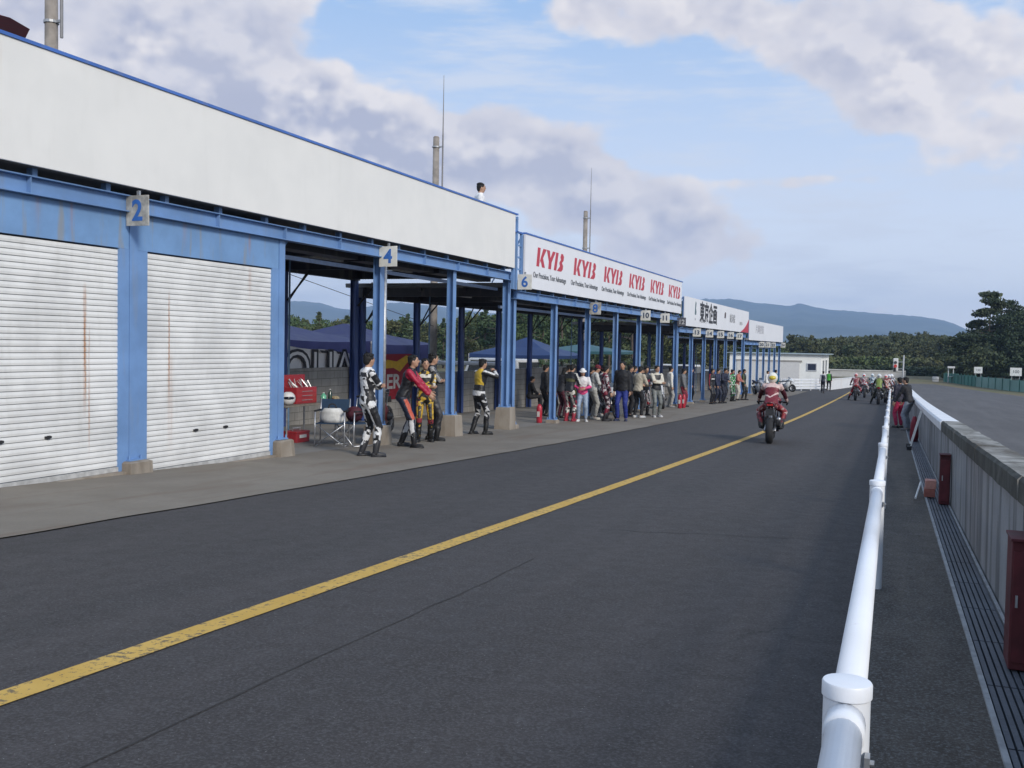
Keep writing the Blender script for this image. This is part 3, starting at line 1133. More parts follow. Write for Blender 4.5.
pose('railing', lean=14, pel=(0, -.06, .92), hands=((-.20, .34, .86), (.22, .30, .88)), pole=((-1, -.5, 0), (1, -.5, 0)), feet=((-.14, -.06), (.14, .02)), head=(-6, 20))
pose('ride', pel=(0, -.30, .90), lean=34, hands=((-.33, .36, .92), (.33, .36, .92)), pole=((-1, -.2, -.3), (1, -.2, -.3)),
     feet=((-.22, -.28), (.22, -.28)), feetz=(.33, .33), kpole=((-.42, 1, .3), (.42, 1, .3)), fyaw=(-6, 6), head=(-26, 0))
pose('ride_foot', pel=(0, -.30, .90), lean=28, hands=((-.33, .36, .92), (.33, .36, .92)), pole=((-1, -.2, -.3), (1, -.2, -.3)),
     feet=((-.40, -.12), (.22, -.28)), feetz=(.0, .33), kpole=((-.4, 1, .3), (.42, 1, .3)), fyaw=(-6, 6), head=(-22, 0))
pose('sit', pel=(0, 0, .50), lean=6, hands=((-.14, .30, .60), (.14, .30, .60)), pole=((-1, -.5, 0), (1, -.5, 0)), feet=((-.14, .42), (.14, .44)), head=(6, 0))

SKIN = (.46, .27, .18)


def paint_fn(style):
    """slot of a face from the bone it lies on: tag, position t along it, side vector, local position"""
    def plain(t, u, s, p):
        return 0

    def leather(t, u, s, p):
        if t == 'arm':
            return 1 if (.15 < u < .75 and s.x * (1 if p.x > 0 else -1) > .35) else (2 if u > .85 else 0)
        if t == 'fore':
            return 2 if .35 < u < .7 and s.z < .2 else 1 if u > .78 else 0
        if t == 'torso':
            if abs(p.x) > .135:
                return 1
            return 2 if .78 < u < .9 else 0
        if t == 'thigh':
            return 1 if abs(s.x) > .5 and u > .2 else 0
        if t == 'shin':
            return 2 if u < .22 else (1 if u > .62 and s.y > 0 else 0)
        return 0

    def racer(t, u, s, p):
        if t == 'torso':
            if u > .74:
                return 2
            k = .30 + abs(p.x + .03) * 1.4
            return 2 if abs(u - k) < .035 and s.y < 0 else (1 if abs(p.x) > .15 else 0)
        if t == 'arm':
            return 2 if u < .35 or s.z > .6 else 1
        if t == 'fore':
            return 1 if u < .6 else 2
        if t == 'shin':
            return 2 if u < .25 else 1
        return 1 if s.x * p.x > 0 and abs(s.x) > .6 else 0

    def moto(t, u, s, p):
        k = leather(t, u, s, p)
        q = mnoise.noise(Vector((p.x * 13 + 3, p.y * 13, p.z * 15)))
        return (k + 1) % 3 if q > .22 else k

    def front(t, u, s, p):
        return 1 if t == 'thigh' and u > .1 and s.y > .25 else (2 if t == 'shin' and abs(s.x) > .75 else 0)

    def sleeves(t, u, s, p):
        return 1 if t in ('arm', 'fore') else 0

    def vest(t, u, s, p):
        return 1 if t in ('arm', 'fore') or (t == 'torso' and u > .92) else 0

    def stripe(t, u, s, p):
        if t in ('thigh', 'shin'):
            return 1 if s.x * (1 if p.x > 0 else -1) > .6 else 0
        if t in ('arm', 'fore'):
            return 1 if s.z > .5 or s.x * (1 if p.x > 0 else -1) > .75 else 0
        return 2 if t == 'torso' and .55 < u < .68 else 0

    def lower(t, u, s, p):
        return 1 if t == 'torso' and u < .48 or t == 'fore' else 0

    def back(t, u, s, p):
        if t == 'torso':
            return 1 if (s.y < .1 and u > .45 and abs(p.x) < .15) else (2 if u < .22 else 0)
        if t in ('arm', 'fore'):
            return 2 if s.z > .35 and u < .8 else 0
        return 2 if (t == 'shin' and .1 < u < .3) or (t == 'thigh' and s.x > .7) else 0

    return dict(moto=moto, front=front, racer=racer, plain=plain, leather=leather, sleeves=sleeves, vest=vest, stripe=stripe, lower=lower, back=back)[style]


def person(label, x, y, yaw, H=1.70, ps='stand', top=('#222222',), bot=('#222222',), shoes='#1a1a1a', hair='#0c0a09', tstyle='plain', bstyle='plain',
           helmet=None, cap=None, glove=None, bulk=1.0, vox=.022, group=None, z=None, long_hair=False, bag=None, skirt=False, scale_z=0):
    P = POSES[ps]
    s = H / 1.72
    gx = ground(x, y) if z is None else z
    lean = rad(P['lean'])
    R = Matrix.Rotation(-lean, 3, 'X')
    pel = V(*P['pel'])
    neck = pel + R @ V(0, 0, .53)
    hp, hyaw = P['head']
    Rh = Matrix.Rotation(rad(hyaw), 3, 'Z') @ Matrix.Rotation(-rad(P['lean'] * .3 + hp), 3, 'X')
    headc = neck + R @ V(0, .005, .042) + Rh @ V(0, .022, .102)
    J = {}
    for i, sg in enumerate((-1, 1)):
        sh = pel + R @ V(.175 * sg, -.005, .475)
        hand = V(*P['hands'][i])
        el, ha = ik(sh, hand, .285, .25, V(*P['pole'][i]))
        J['sh%d' % i], J['el%d' % i], J['wr%d' % i] = sh, el, ha
        hip = pel + V(.088 * sg, 0, -.03)
        fx, fy = P['feet'][i]
        an = V(fx, fy, .085 + P['feetz'][i])
        kn, an = ik(hip, an, .425, .425, V(*P['kpole'][i]))
        J['hip%d' % i], J['kn%d' % i], J['an%d' % i] = hip, kn, an

    def torso(mb, e, z0=-.10, z1=.56, neckr=None):
        rows = [(-.11, .085, .075, 0), (-.06, .150, .112, -.006), (.02, .158, .112, -.004), (.12, .135, .096, 0), (.20, .130, .094, .004), (.31, .150, .106, .004),
                (.40, .164, .108, 0), (.455, .158, .096, -.004), (.495, .115, .078, -.006), (.525, .062, .060, 0), (.56, .052, .055, .004)]
        rings = []
        for h, rx, ry, oy in rows:
            if h < z0 - .001 or h > z1 + .001:
                continue
            rx, ry = (rx + e) * bulk, (ry + e) * bulk
            c = pel + R @ V(0, oy, h)
            rings.append([c + R @ V(rx * math.copysign(abs(math.cos(t)) ** .85, math.cos(t)), ry * math.copysign(abs(math.sin(t)) ** .85, math.sin(t)), 0) for t in [2 * PI * k / 18 for k in range(18)]])
        mb.loft(rings)

    def arms(mb, e, w=1.0):
        for i in range(2):
            mb.capsule(J['sh%d' % i], J['el%d' % i], .050 + e, .040 + e)
            k = J['el%d' % i].lerp(J['wr%d' % i], w)
            mb.capsule(J['el%d' % i], k, .040 + e, .028 + e)

    def legs(mb, e, w=1.0):
        for i in range(2):
            mb.capsule(J['hip%d' % i], J['kn%d' % i], (.082 + e) * bulk, .054 + e)
            d = J['kn%d' % i].lerp(J['an%d' % i], .38) + V(0, -.012, 0)
            mb.capsule(J['kn%d' % i], d, .052 + e, .053 + e)
            k = J['kn%d' % i].lerp(J['an%d' % i], w)
            mb.capsule(d, k, .053 + e, .037 + e)

    bones = [('torso', pel + R @ V(0, 0, -.08), neck)]
    for i in range(2):
        bones += [('arm', J['sh%d' % i], J['el%d' % i]), ('fore', J['el%d' % i], J['wr%d' % i])]
    tb = bones
    lb = [('torso', pel + V(0, 0, .12), pel + V(0, 0, -.06))]
    for i in range(2):
        lb += [('thigh', J['hip%d' % i], J['kn%d' % i]), ('shin', J['kn%d' % i], J['an%d' % i])]

    def painter(style, bl):
        fn = paint_fn(style)

        def cb(me):
            n = len(me.polygons)
            c = np.empty(n * 3)
            me.polygons.foreach_get('center', c)
            c = c.reshape(-1, 3)
            best = np.full(n, 1e9)
            bi = np.zeros(n, int)
            tt = np.zeros(n)
            sv = np.zeros((n, 3))
            for k, (t_, a, b) in enumerate(bl):
                a, b = np.array(a), np.array(b)
                d = b - a
                u = np.clip(((c - a) @ d) / (d @ d), 0, 1)
                q = c - (a + u[:, None] * d)
                dist = np.linalg.norm(q, axis=1) - (.12 if t_ == 'torso' else .05)
                w = dist < best
                best[w] = dist[w]
                bi[w] = k
                tt[w] = u[w]
                sv[w] = q[w]
            L = np.linalg.norm(sv, axis=1)[:, None] + 1e-6
            sv = sv / L
            idx = [fn(bl[bi[k]][0], tt[k], Vector(sv[k]), Vector(c[k])) for k in range(n)]
            me.polygons.foreach_set('material_index', idx)
            me.polygons.foreach_set('use_smooth', [True] * n)
            amp = .013 if style in ('plain', 'lower', 'sleeves') else .008
            nv = len(me.vertices)
            co, no = np.empty(nv * 3), np.empty(nv * 3)
            me.vertices.foreach_get('co', co)
            me.vertices.foreach_get('normal', no)
            co, no = co.reshape(-1, 3), no.reshape(-1, 3)
            w_ = (np.sin(co[:, 2] * 52 + 3 * np.sin(co[:, 0] * 21 + x) + 2 * np.sin(co[:, 1] * 17 + y)) * np.sin(co[:, 0] * 14 + co[:, 2] * 9 + y)
                  + .5 * np.sin(co[:, 2] * 97 + 4 * np.sin(co[:, 1] * 33 + y)) * np.sin(co[:, 1] * 23 - co[:, 2] * 15 + x))
            me.vertices.foreach_set('co', (co + no * (amp * .45 * w_)[:, None]).ravel())
        return cb

    # ---- body: one continuous surface, then hands and face details in the same mesh
    mb = MB()
    torso(mb, -.006)
    arms(mb, -.004)
    legs(mb, -.006)
    mb.capsule(neck + R @ V(0, 0, -.03), headc + Rh @ V(0, -.01, -.05), .052, .050)
    mb.ell(headc, .074, .092, .112, Rh, 14, 10)
    mb.ell(headc + Rh @ V(0, .022, -.062), .052, .060, .052, Rh, 12, 8)
    mb.ell(headc + Rh @ V(0, .094, -.012), .013, .018, .024, Rh, 8, 6)
    for sg in (-1, 1):
        mb.ell(headc + Rh @ V(.076 * sg, -.005, -.008), .010, .020, .030, Rh, 8, 6)
    for i in range(2):
        a = J['an%d' % i]
        fy = rad(P['fyaw'][i])
        mb.capsule(a + V(0, -.02, -.03), a + V(.10 * math.sin(fy), .10 * math.cos(fy), -.05), .036, .030)
    skinm = C(SKIN, .55, .06)
    body = bpy.data.objects.new('person', mb.mesh('person', [skinm, C((.03, .02, .02), .3), C((.30, .10, .09), .5), C(glove, .6) if glove else skinm]))
    col.objects.link(body)
    rm = body.modifiers.new('remesh', 'REMESH')
    rm.mode = 'VOXEL'
    rm.voxel_size = vox * .8
    sm = body.modifiers.new('smooth', 'SMOOTH')
    sm.factor = .5
    sm.iterations = 2
    extra = MB()
    extra.cur = 3
    for i, sg in enumerate((-1, 1)):
        w, e = J['wr%d' % i], J['el%d' % i]
        d = (w - e).normalized()
        inw = V(-sg, .1, 0)
        up = (inw - d * inw.dot(d)).normalized()     # palm normal, towards the body
        lat = d.cross(up).normalized()
        if lat.z < 0 and abs(d.z) < .7:
            lat = -lat
        if abs(d.z) >= .7 and lat.y < 0:
            lat = -lat
        g = .004 if glove else 0
        extra.capsule(w + d * .00, w + d * .075, .034 + g, .038 + g, 8, a=lat, flat=.45)
        curl = P['curl']
        for f, (off, L) in enumerate(((.030, .070), (.010, .078), (-.011, .073), (-.030, .058))):
            b0 = w + d * .085 + lat * off
            m1 = b0 + (d * math.cos(curl * .6) + up * math.sin(curl * .6)) * (L * .5)
            e1 = m1 + (d * math.cos(curl * 1.8) + up * math.sin(curl * 1.8)) * (L * .5)
            extra.capsule(b0, m1, .0088 + g * .5, .0082 + g * .5, 6)
            extra.capsule(m1, e1, .0082 + g * .5, .0072 + g * .5, 6)
        t0 = w + d * .028 + lat * .032
        t1 = t0 + d * .030 + lat * .026 + up * .008
        t2 = t1 + d * .028 + lat * .006 + up * .012
        extra.capsule(t0, t1, .012, .0095, 6)
        extra.capsule(t1, t2, .0095, .008, 6)
    if helmet is None:
        extra.cur = 1
        for sg in (-1, 1):
            extra.ell(headc + Rh @ V(.030 * sg, .083, .012), .012, .008, .006, Rh, 8, 6)
            extra.box(-.014, .014, -.004, .004, -.003, .003, Matrix.Translation(headc + Rh @ V(.031 * sg, .088, .032)) @ Rh.to_4x4())
        extra.cur = 2
        extra.ell(headc + Rh @ V(0, .082, -.052), .022, .008, .006, Rh, 8, 6)
    exm = extra.mesh('x')

    def body_cb(me):
        bm = bmesh.new()
        bm.from_mesh(me)
        for f in bm.faces:
            f.material_index = 0
        bm.from_mesh(exm)
        for f in bm.faces:
            f.smooth = True
        bm.to_mesh(me)
        bm.free()
    PENDING.append((body, body_cb))
    body.location = (x, y, gx)
    body.rotation_euler = (0, 0, rad(yaw))
    body.scale = (s, s, s)
    tag(body, label, 'person', group)

    def cloth(name, mb, cols_, cb, v=vox):
        o = bpy.data.objects.new(name, mb.mesh(name, [C(c, .7 if tstyle == 'plain' else .5, .10, 14) for c in cols_]))
        col.objects.link(o)
        o.parent = body
        r = o.modifiers.new('remesh', 'REMESH')
        r.mode = 'VOXEL'
        r.voxel_size = v
        m_ = o.modifiers.new('smooth', 'SMOOTH')
        m_.factor = .5
        m_.iterations = 2
        if cb:
            PENDING.append((o, cb))
        return o

    loose = .020 if tstyle == 'plain' else .014
    mb = MB()
    torso(mb, loose, z0=-.07, z1=.56)
    arms(mb, loose, .97)
    pad = lambda c: (tuple(c) + (c[0],) * 3)[:3]
    cloth('jacket', mb, pad(top), painter(tstyle, tb))
    mb = MB()
    torso(mb, .010, z0=-.12, z1=.125)
    legs(mb, .018 if bstyle == 'plain' else .012, .93)
    cloth('trousers', mb, pad(bot), painter(bstyle, lb))
    if bstyle == 'plain' and skirt:
        mb = MB()
    for i in range(2):
        mb = MB()
        a = J['an%d' % i]
        fy = rad(P['fyaw'][i])
        f = V(math.sin(fy), math.cos(fy), 0)
        if bstyle != 'plain':
            mb.capsule(a.lerp(J['kn%d' % i], .40), a + V(0, -.006, -.02), .062, .050)
        mb.capsule(a - f * .035 + V(0, 0, -.042), a + f * .135 + V(0, 0, -.048), .044, .036, 10, flat=.95)
        mb.box(-.042, .042, -.075, .17, -.018, .012, Matrix.Translation((a.x, a.y, a.z - .067)) @ Matrix.Rotation(-fy, 4, 'Z'))
        mb.build('boot' if bstyle != 'plain' else 'shoe', C(shoes, .5, .15), body, True)
    # hair / helmet / cap
    if helmet:
        mb = MB()
        hc = headc + Rh @ V(0, -.004, .012)
        mb.ell(hc, .118, .145, .130, Rh, 18, 12)
        mb.capsule(hc + Rh @ V(0, .05, -.07), hc + Rh @ V(0, .07, -.09), .085, .075, 12)
        h = mb.build('helmet', C(helmet[0], .25, .05, coat=.5), body, True)
        mb = MB()
        mb.ell(hc + Rh @ V(0, .050, .012), .112, .112, .050, Rh, 16, 8)
        mb.build('visor', C('#0a0a10', .1, coat=1.), h, True)
        mb = MB()
        mb.ell(hc + Rh @ V(0, -.075, .03), .085, .088, .060, Rh, 14, 8)
        mb.build('helmet_decal', C(helmet[1], .25, .05), h, True)
    else:
        mb = MB()
        mb.ell(headc + Rh @ V(0, -.018, .026), .084, .094, .100, Rh, 14, 10)
        mb.ell(headc + Rh @ V(0, -.050, -.015), .072, .056, .075, Rh, 12, 8)
        for k in range(9):
            a = 2 * PI * k / 9
            mb.ell(headc + Rh @ V(.062 * math.cos(a), -.02 + .060 * math.sin(a), .075 + random.uniform(-.01, .012)), .032, .034, .030, Rh, 7, 5)
        if long_hair:
            mb.ell(headc + Rh @ V(0, -.060, -.09), .082, .045, .13, Rh, 12, 8)
            for sg in (-1, 1):
                mb.ell(headc + Rh @ V(.070 * sg, -.01, -.07), .022, .045, .10, Rh, 8, 6)
        mb.build('hair', C(hair, .7, .2, 40), body, True)
        if cap:
            mb = MB()
            mb.ell(headc + Rh @ V(0, -.012, .055), .094, .106, .085, Rh, 14, 8)
            if cap[1] == 'brim':
                mb.cbox((0, 0, 0), (.12, .10, .012), Matrix.Translation(headc + Rh @ V(0, .125, .045)) @ Rh.to_4x4())
            else:
                mb.ell(headc + Rh @ V(0, .0, .042), .125, .135, .012, Rh, 16, 6)
            mb.build('hat', C(cap[0], .8), body, True)
    if bag:
        mb = MB()
        bx = V(J['wr0'].x - .02, J['wr0'].y, J['wr0'].z - .20)
        mb.loft([[bx + V(rx * math.cos(2 * PI * k / 10), ry * math.sin(2 * PI * k / 10), h) for k in range(10)] for h, rx, ry in ((-.16, .06, .05), (-.12, .13, .09), (0, .12, .08), (.12, .06, .04), (.2, .02, .02))])
        mb.build('bag', C(bag, .5, .2), body, True)
    return body


# nearest bystanders (finer surface)
N = .015
person('rider in white and black leathers with folded arms before the column of plate 4', -8.14, 14.25, -38, 1.70, 'crossed', ('#dcdcdc', '#1b1b1f', '#26262a'), ('#d8d8d8', '#17171a', '#1c1c20'),
       '#2a2a2e', tstyle='moto', bstyle='moto', vox=N)
person('man leaning forward in a black jacket with crimson sleeves and orange-white trousers', -8.56, 16.46, -72, 1.76, 'reach', ('#15151a', '#a01034'), ('#1a2236', '#b8523a', '#c8c8c8'),
       '#17171a', tstyle='sleeves', bstyle='front', vox=N)
person('young rider in yellow and black leathers with folded arms, facing the camera', -8.92, 17.9, -150, 1.68, 'crossed', ('#1e1b19', '#b8952c', '#c8c4b8'), ('#1a1817', '#b8952c', '#86303a'),
       '#151515', tstyle='moto', bstyle='moto', vox=N)
person('tall man in black leathers standing against the column, looking down the lane', -8.98, 18.35, -62, 1.80, 'crossed', ('#1b1b20', '#8f8f90', '#6a5a48'), ('#232327', '#3a3a3c', '#2b2b2e'),
       '#131313', tstyle='stripe', bstyle='moto', vox=N)
person('rider in black and white leathers with yellow back, holding a phone up to the face', -9.0, 20.83, -35, 1.74, 'phone', ('#1b1b1e', '#c4a433', '#cfcfcf'), ('#16161a', '#1a1a1c', '#bdbdbd'),
       '#161616', tstyle='back', bstyle='moto', vox=N)
person('man in a white shirt standing on the roof, only head and shoulders showing', -9.45, 21.65, -60, 1.80, 'stand', ('#e4e4e4',), ('#33363c',), z=3.38, vox=.02)
person('person in dark clothes sitting on the rear wall beyond the yellow-backed rider', -13.1, 35.2, -60, 1.65, 'sit', ('#141419',), ('#1d1d22',), z=ground(-13, 35))

G1 = None
F = .024
person('woman in burgundy skirt-like coat and dark top behind the second open column', -10.0, 29.7, -40, 1.62, 'hold', ('#2a2c34',), ('#4d1c2c',), vox=F, long_hair=True)
person('man in grey sweater half hidden behind the column beside the extinguisher', -9.95, 28.6, -50, 1.66, 'stand', ('#77736c',), ('#2c2228',), vox=F)
person('rider in a black and white jacket carrying a yellow-green bag', -9.23, 28.2, -20, 1.72, 'hold', ('#22242a', '#b9b9b4', '#5b5b3a'), ('#d0cdc4', '#2a2a30', '#8c2036'), '#8f1c30', tstyle='stripe', bstyle='moto', vox=F, bag='#a8aa2c')
person('woman in a white hat and pink-and-white jacket with pale jeans', -8.90, 28.45, -165, 1.60, 'hold', ('#d9d6d6', '#d8447c'), ('#8f9fb4',), '#d5d5d5', tstyle='lower', vox=F, cap=('#e6e6e6', 'round'), long_hair=True)
person('man in a light grey hooded sweater and grey trousers with a red cap', -9.03, 29.95, -60, 1.72, 'hold', ('#bcbcb8',), ('#9c9b95',), '#b8b4aa', vox=F, cap=('#6e1f2a', 'brim'))
person('rider in burgundy leathers with white stripes', -8.44, 29.24, -60, 1.70, 'stand2', ('#6e1730', '#b8b0b0', '#2c1622'), ('#74182f', '#2a1520', '#a8a0a0'), '#18161a', tstyle='moto', bstyle='moto', vox=F)
person('man with a patterned grey jacket between the burgundy rider and the blue trousers', -9.5, 32.4, -55, 1.70, 'hold', ('#6b7078', '#b8babd', '#42464c'), ('#7d7f83',), '#a8a8a8', tstyle='moto', vox=F)
person('tall man in black jacket and bright blue trousers', -8.01, 29.72, 178, 1.84, 'stand', ('#15161b',), ('#1b2d7c',), '#1c2340', vox=F, bulk=1.08)
person('man in a dark jacket right behind the tall man in blue trousers', -8.65, 32.9, -70, 1.74, 'stand', ('#1f2026',), ('#232328',), vox=F)
person('person in a beige jacket and black trousers bending forward', -8.15, 32.2, -25, 1.72, 'hold', ('#aba392',), ('#1b1b1e',), '#b8b8b8', vox=F)
person('rider holding a white helmet, in black suit with white knee stripes', -8.35, 33.9, -140, 1.74, 'hold', ('#1e2026', '#c9c9c9', '#8a2230'), ('#20222a', '#c8c4c4', '#b5404c'), '#1a1a1c', tstyle='stripe', bstyle='moto', vox=F)
person('man in a black vest with white sleeves, arms folded, in grey jeans', -7.76, 33.2, -140, 1.76, 'crossed', ('#18191d', '#c6c0b0'), ('#6d716f',), '#c4c4c4', tstyle='vest', vox=F)
person('man in a white jacket beside the parked off-road motorcycle', -9.25, 42.0, -60, 1.74, 'stand', ('#dad7ce',), ('#9b9a96',), '#888', vox=F)
person('man in a grey shirt and red trousers next to the white jacket', -8.85, 42.9, -90, 1.66, 'stand2', ('#6b6d70',), ('#7e2334',), vox=F)
person('dark-haired man deep in the bay behind the woman in burgundy', -10.9, 30.6, -50, 1.68, 'stand', ('#1c1d22',), ('#1b1b1e',), vox=.028)
person('person in a black top behind the woman in the white hat', -10.3, 31.3, -80, 1.70, 'stand2', ('#202128',), ('#26262a',), vox=.028)
person('person in a dark brown jacket behind the red cap', -9.9, 32.3, -60, 1.66, 'hold', ('#3a2c26',), ('#1d1d20',), vox=.028)
person('person in black behind the burgundy rider, almost hidden', -9.9, 33.8, -60, 1.72, 'stand', ('#17181c',), ('#1c1c1f',), vox=.028)
person('man in navy behind the beige jacket', -9.3, 36.0, -60, 1.74, 'stand', ('#1c2233',), ('#1d1e24',), vox=.028)
person('person in a dark grey coat behind the black vest', -9.4, 37.8, -70, 1.70, 'stand2', ('#2e2f33',), ('#1f1f22',), vox=.028)
person('person in black at the back, left of the white jacket', -9.9, 39.2, -70, 1.68, 'stand', ('#18181b',), ('#202024',), vox=.028)
F2 = .028
person('man in black left of the long black coat, deeper in the bay', -9.6, 48.2, -70, 1.70, 'stand', ('#15161a',), ('#1a1a1d',), vox=F2)
person('man in dark grey behind the green rider', -9.2, 53.5, -80, 1.70, 'stand', ('#24262b',), ('#1b1c20',), vox=F2)
person('person in a dark jacket behind the salmon top', -9.3, 56.6, -80, 1.66, 'hold', ('#2a2226',), ('#1c1c20',), vox=F2)
person('person in a long black coat with red and white front', -8.44, 47.5, -110, 1.70, 'stand', ('#16161a', '#a02a3a', '#c8c8c8'), ('#1b1b20',), tstyle='stripe', vox=F2)
person('man in navy overalls beside the long black coat', -8.35, 48.6, -110, 1.68, 'stand2', ('#1c2440',), ('#1c2338',), vox=F2)
person('taller man in dark navy overalls with hands before him', -8.20, 49.3, -110, 1.74, 'hold', ('#1a2036',), ('#181c2c',), vox=F2)
person('rider in green and black leathers', -8.27, 52.6, -120, 1.66, 'stand', ('#1f7a3c', '#c8ccc8', '#15301c'), ('#22261f', '#1d8040', '#bfbfbf'), tstyle='moto', bstyle='moto', vox=F2)
person('person in a salmon pink top and white trousers', -8.31, 54.6, -100, 1.66, 'hold', ('#b06a60',), ('#b8b2a8',), vox=F2)
person('rider in black with olive sleeves, the last before the section gap', -8.08, 55.4, -100, 1.70, 'stand2', ('#1b1c1b', '#3e4a2c'), ('#1d1d1b',), tstyle='sleeves', vox=F2)
person('person in a red shirt standing inside the farthest section', -10.2, 64.5, -100, 1.66, 'stand', ('#b02840',), ('#25262c',), vox=F2)
person('person in white beyond the passing rider, by the farthest columns', -8.2, 66.5, -100, 1.62, 'stand', ('#dcdcdc',), ('#606874',), vox=F2)
person('person in teal overalls by the farthest columns', -7.95, 69.0, -60, 1.70, 'stand2', ('#1f6a6e',), ('#205a60',), vox=F2)
person('marshal in dark navy walking on the lane by the white barrier', -5.60, 79.5, 0, 1.68, 'walk', ('#1d2233', '#b0b0b4'), ('#181b28',), tstyle='vest', vox=F2)
person('marshal in a bright green vest by the white barrier', -5.75, 88.2, -10, 1.70, 'stand', ('#3f9a2a', '#14261a'), ('#1a1c1c',), tstyle='sleeves', vox=F2)
person('person in a black jacket and pale jeans leaning by the white rail', .19, 31.8, 60, 1.62, 'railing', ('#17171b',), ('#8b919a',), '#6b6b6b', vox=F)
person('person in dark clothes with crimson trousers, behind the one leaning on the rail', -.02, 33.2, 40, 1.58, 'stand', ('#1c1a2c',), ('#b02850',), vox=F)


# ------------------------------------------------------------------ motorcycles
def motorcycle(label, x, y, yaw, col1, col2, group=None, lean=0, kind='sport', number=None):
    root = thing('motorcycle', label, 'motorcycle', (x, y, ground(x, y)), rad(yaw), group)
    root.rotation_euler = (0, rad(lean), rad(yaw))
    rub = C((.018, .018, .02), .8)
    metal = C((.35, .35, .36), .35, .15, 10, .8)
    black = C((.025, .025, .028), .5)
    p1, p2 = C(col1, .3, .05, coat=.4), C(col2, .35, .05, coat=.3)
    for wy, w, R_ in ((-.69, .085, .235), (.69, .060, .240)):
        wheel = MB().torus((0, wy, .30), R_, .068, 'X', 28, 10, w).build('wheel', rub, root, True)
        mb = MB()
        mb.torus((0, wy, .30), .185, .018, 'X', 24, 6, .05)
        for k in range(3):
            a = 2 * PI * k / 3 + .3
            mb.tube((0, wy, .30), (0, wy + .18 * math.cos(a), .30 + .18 * math.sin(a)), .03, .018, 6)
        mb.tube((-.08, wy, .30), (.08, wy, .30), .035, n=10)
        mb.build('rim', metal, wheel, True)
        MB().tube((-.075, wy, .30), (-.069, wy, .30), .13, n=20).build('brake_disc', C((.3, .3, .3), .3, metal=.9), wheel)
    mb = MB()
    for sx in (-.10, .10):
        mb.tube((sx, .69, .30), (sx, .46, .84), .026, n=8)
    mb.box(-.12, .12, .42, .50, .78, .84)
    mb.build('fork', metal, root, True)
    mb = MB()
    for sx in (-.11, .11):
        mb.tube((sx, -.69, .30), (sx * .8, -.18, .42), .030, .035, 8)
        mb.tube((sx * .8, -.18, .42), (sx * .8, .42, .82), .030, .030, 8)
        mb.tube((sx * .8, -.18, .44), (sx * .6, -.70, .84), .016, n=6)
    mb.tube((0, -.30, .70), (0, -.42, .42), .035, n=8)
    mb.build('frame', metal, root, True)
    mb = MB()
    mb.box(-.17, .17, -.18, .28, .25, .58)
    mb.capsule((-.2, .02, .38), (.2, .02, .38), .10, .10, 12)
    mb.tube((0, .20, .45), (0, .36, .55), .12, .10, 10)
    mb.build('engine', black, root, bevel=.02)
    mb = MB()
    R1 = lambda yy, zz, rx, rz: [(rx * math.cos(2 * PI * k / 14), yy, zz + rz * math.sin(2 * PI * k / 14)) for k in range(14)]
    mb.loft([R1(-.18, .80, .07, .05), R1(-.10, .83, .13, .10), R1(.05, .87, .16, .12), R1(.22, .87, .15, .12), R1(.36, .84, .09, .08)])
    mb.build('fuel_tank', p1, root, True)
    mb = MB()
    mb.loft([R1(-.16, .78, .11, .035), R1(-.35, .79, .14, .04), R1(-.52, .85, .11, .045), R1(-.60, .90, .08, .03)])
    mb.build('seat', black, root, True)
    mb = MB()
    mb.loft([R1(-.42, .80, .11, .06), R1(-.62, .86, .12, .065), R1(-.82, .92, .09, .05), R1(-.93, .95, .05, .025)])
    tail = mb.build('tail_fairing', p1, root, True)
    MB().cbox((0, -.90, .905), (.13, .02, .045)).build('tail_light', C((.5, .02, .02), .3), tail)
    pl = MB().box(-.09, .09, -.88, -.87, .66, .80).build('mudguard', black, root)
    mb = MB()
    mb.capsule((.17, -.30, .42), (.20, -.86, .58), .045, .055, 12)
    mb.tube((.14, .25, .30), (.17, -.30, .42), .025, n=8)
    mb.build('exhaust', metal, root, True)
    mb = MB()
    mb.tube((-.36, .34, .90), (-.08, .46, .92), .016, n=8)
    mb.tube((.36, .34, .90), (.08, .46, .92), .016, n=8)
    mb.tube((-.36, .34, .90), (-.25, .39, .905), .024, n=8)
    mb.tube((.36, .34, .90), (.25, .39, .905), .024, n=8)
    mb.build('handlebar', black, root, True)
    if kind == 'sport':
        mb = MB()
        for sx in (-1, 1):
            mb.poly([(sx * .20, .62, .86), (sx * .21, .30, .80), (sx * .21, -.02, .52), (sx * .17, .06, .24), (sx * .15, .36, .20), (sx * .18, .56, .50)], (-sx * .015, 0, 0))
        mb.loft([R1(.42, .92, .20, .12), R1(.60, .92, .19, .13), R1(.76, .86, .13, .10), R1(.88, .80, .05, .04)])
        fa = mb.build('front_fairing', p2, root, True)
        mb = MB()
        mb.poly([(-.13, .55, 1.02), (.13, .55, 1.02), (.09, .40, 1.16), (-.09, .40, 1.16)], (0, .006, .004))
        mb.build('windscreen', C((.05, .06, .07), .1, coat=1.), fa)
    else:
        mb = MB()
        mb.poly([(-.09, .80, .70), (.09, .80, .70), (.11, .55, .94), (-.11, .55, .94)], (0, .02, .03))
        mb.build('headlight_cowl', p2, root, bevel=.01)
        mb = MB()
        mb.loft([R1(.42, .70, .06, .02), R1(.70, .70, .07, .02), R1(.98, .64, .04, .012)])
        mb.build('front_mudguard', p1, root, True)
        for sx in (-1, 1):
            MB().poly([(sx * .19, .42, .90), (sx * .20, .05, .84), (sx * .20, .12, .56), (sx * .18, .34, .58)], (-sx * .02, 0, 0)).build('side_shroud', p2, root)
    return root


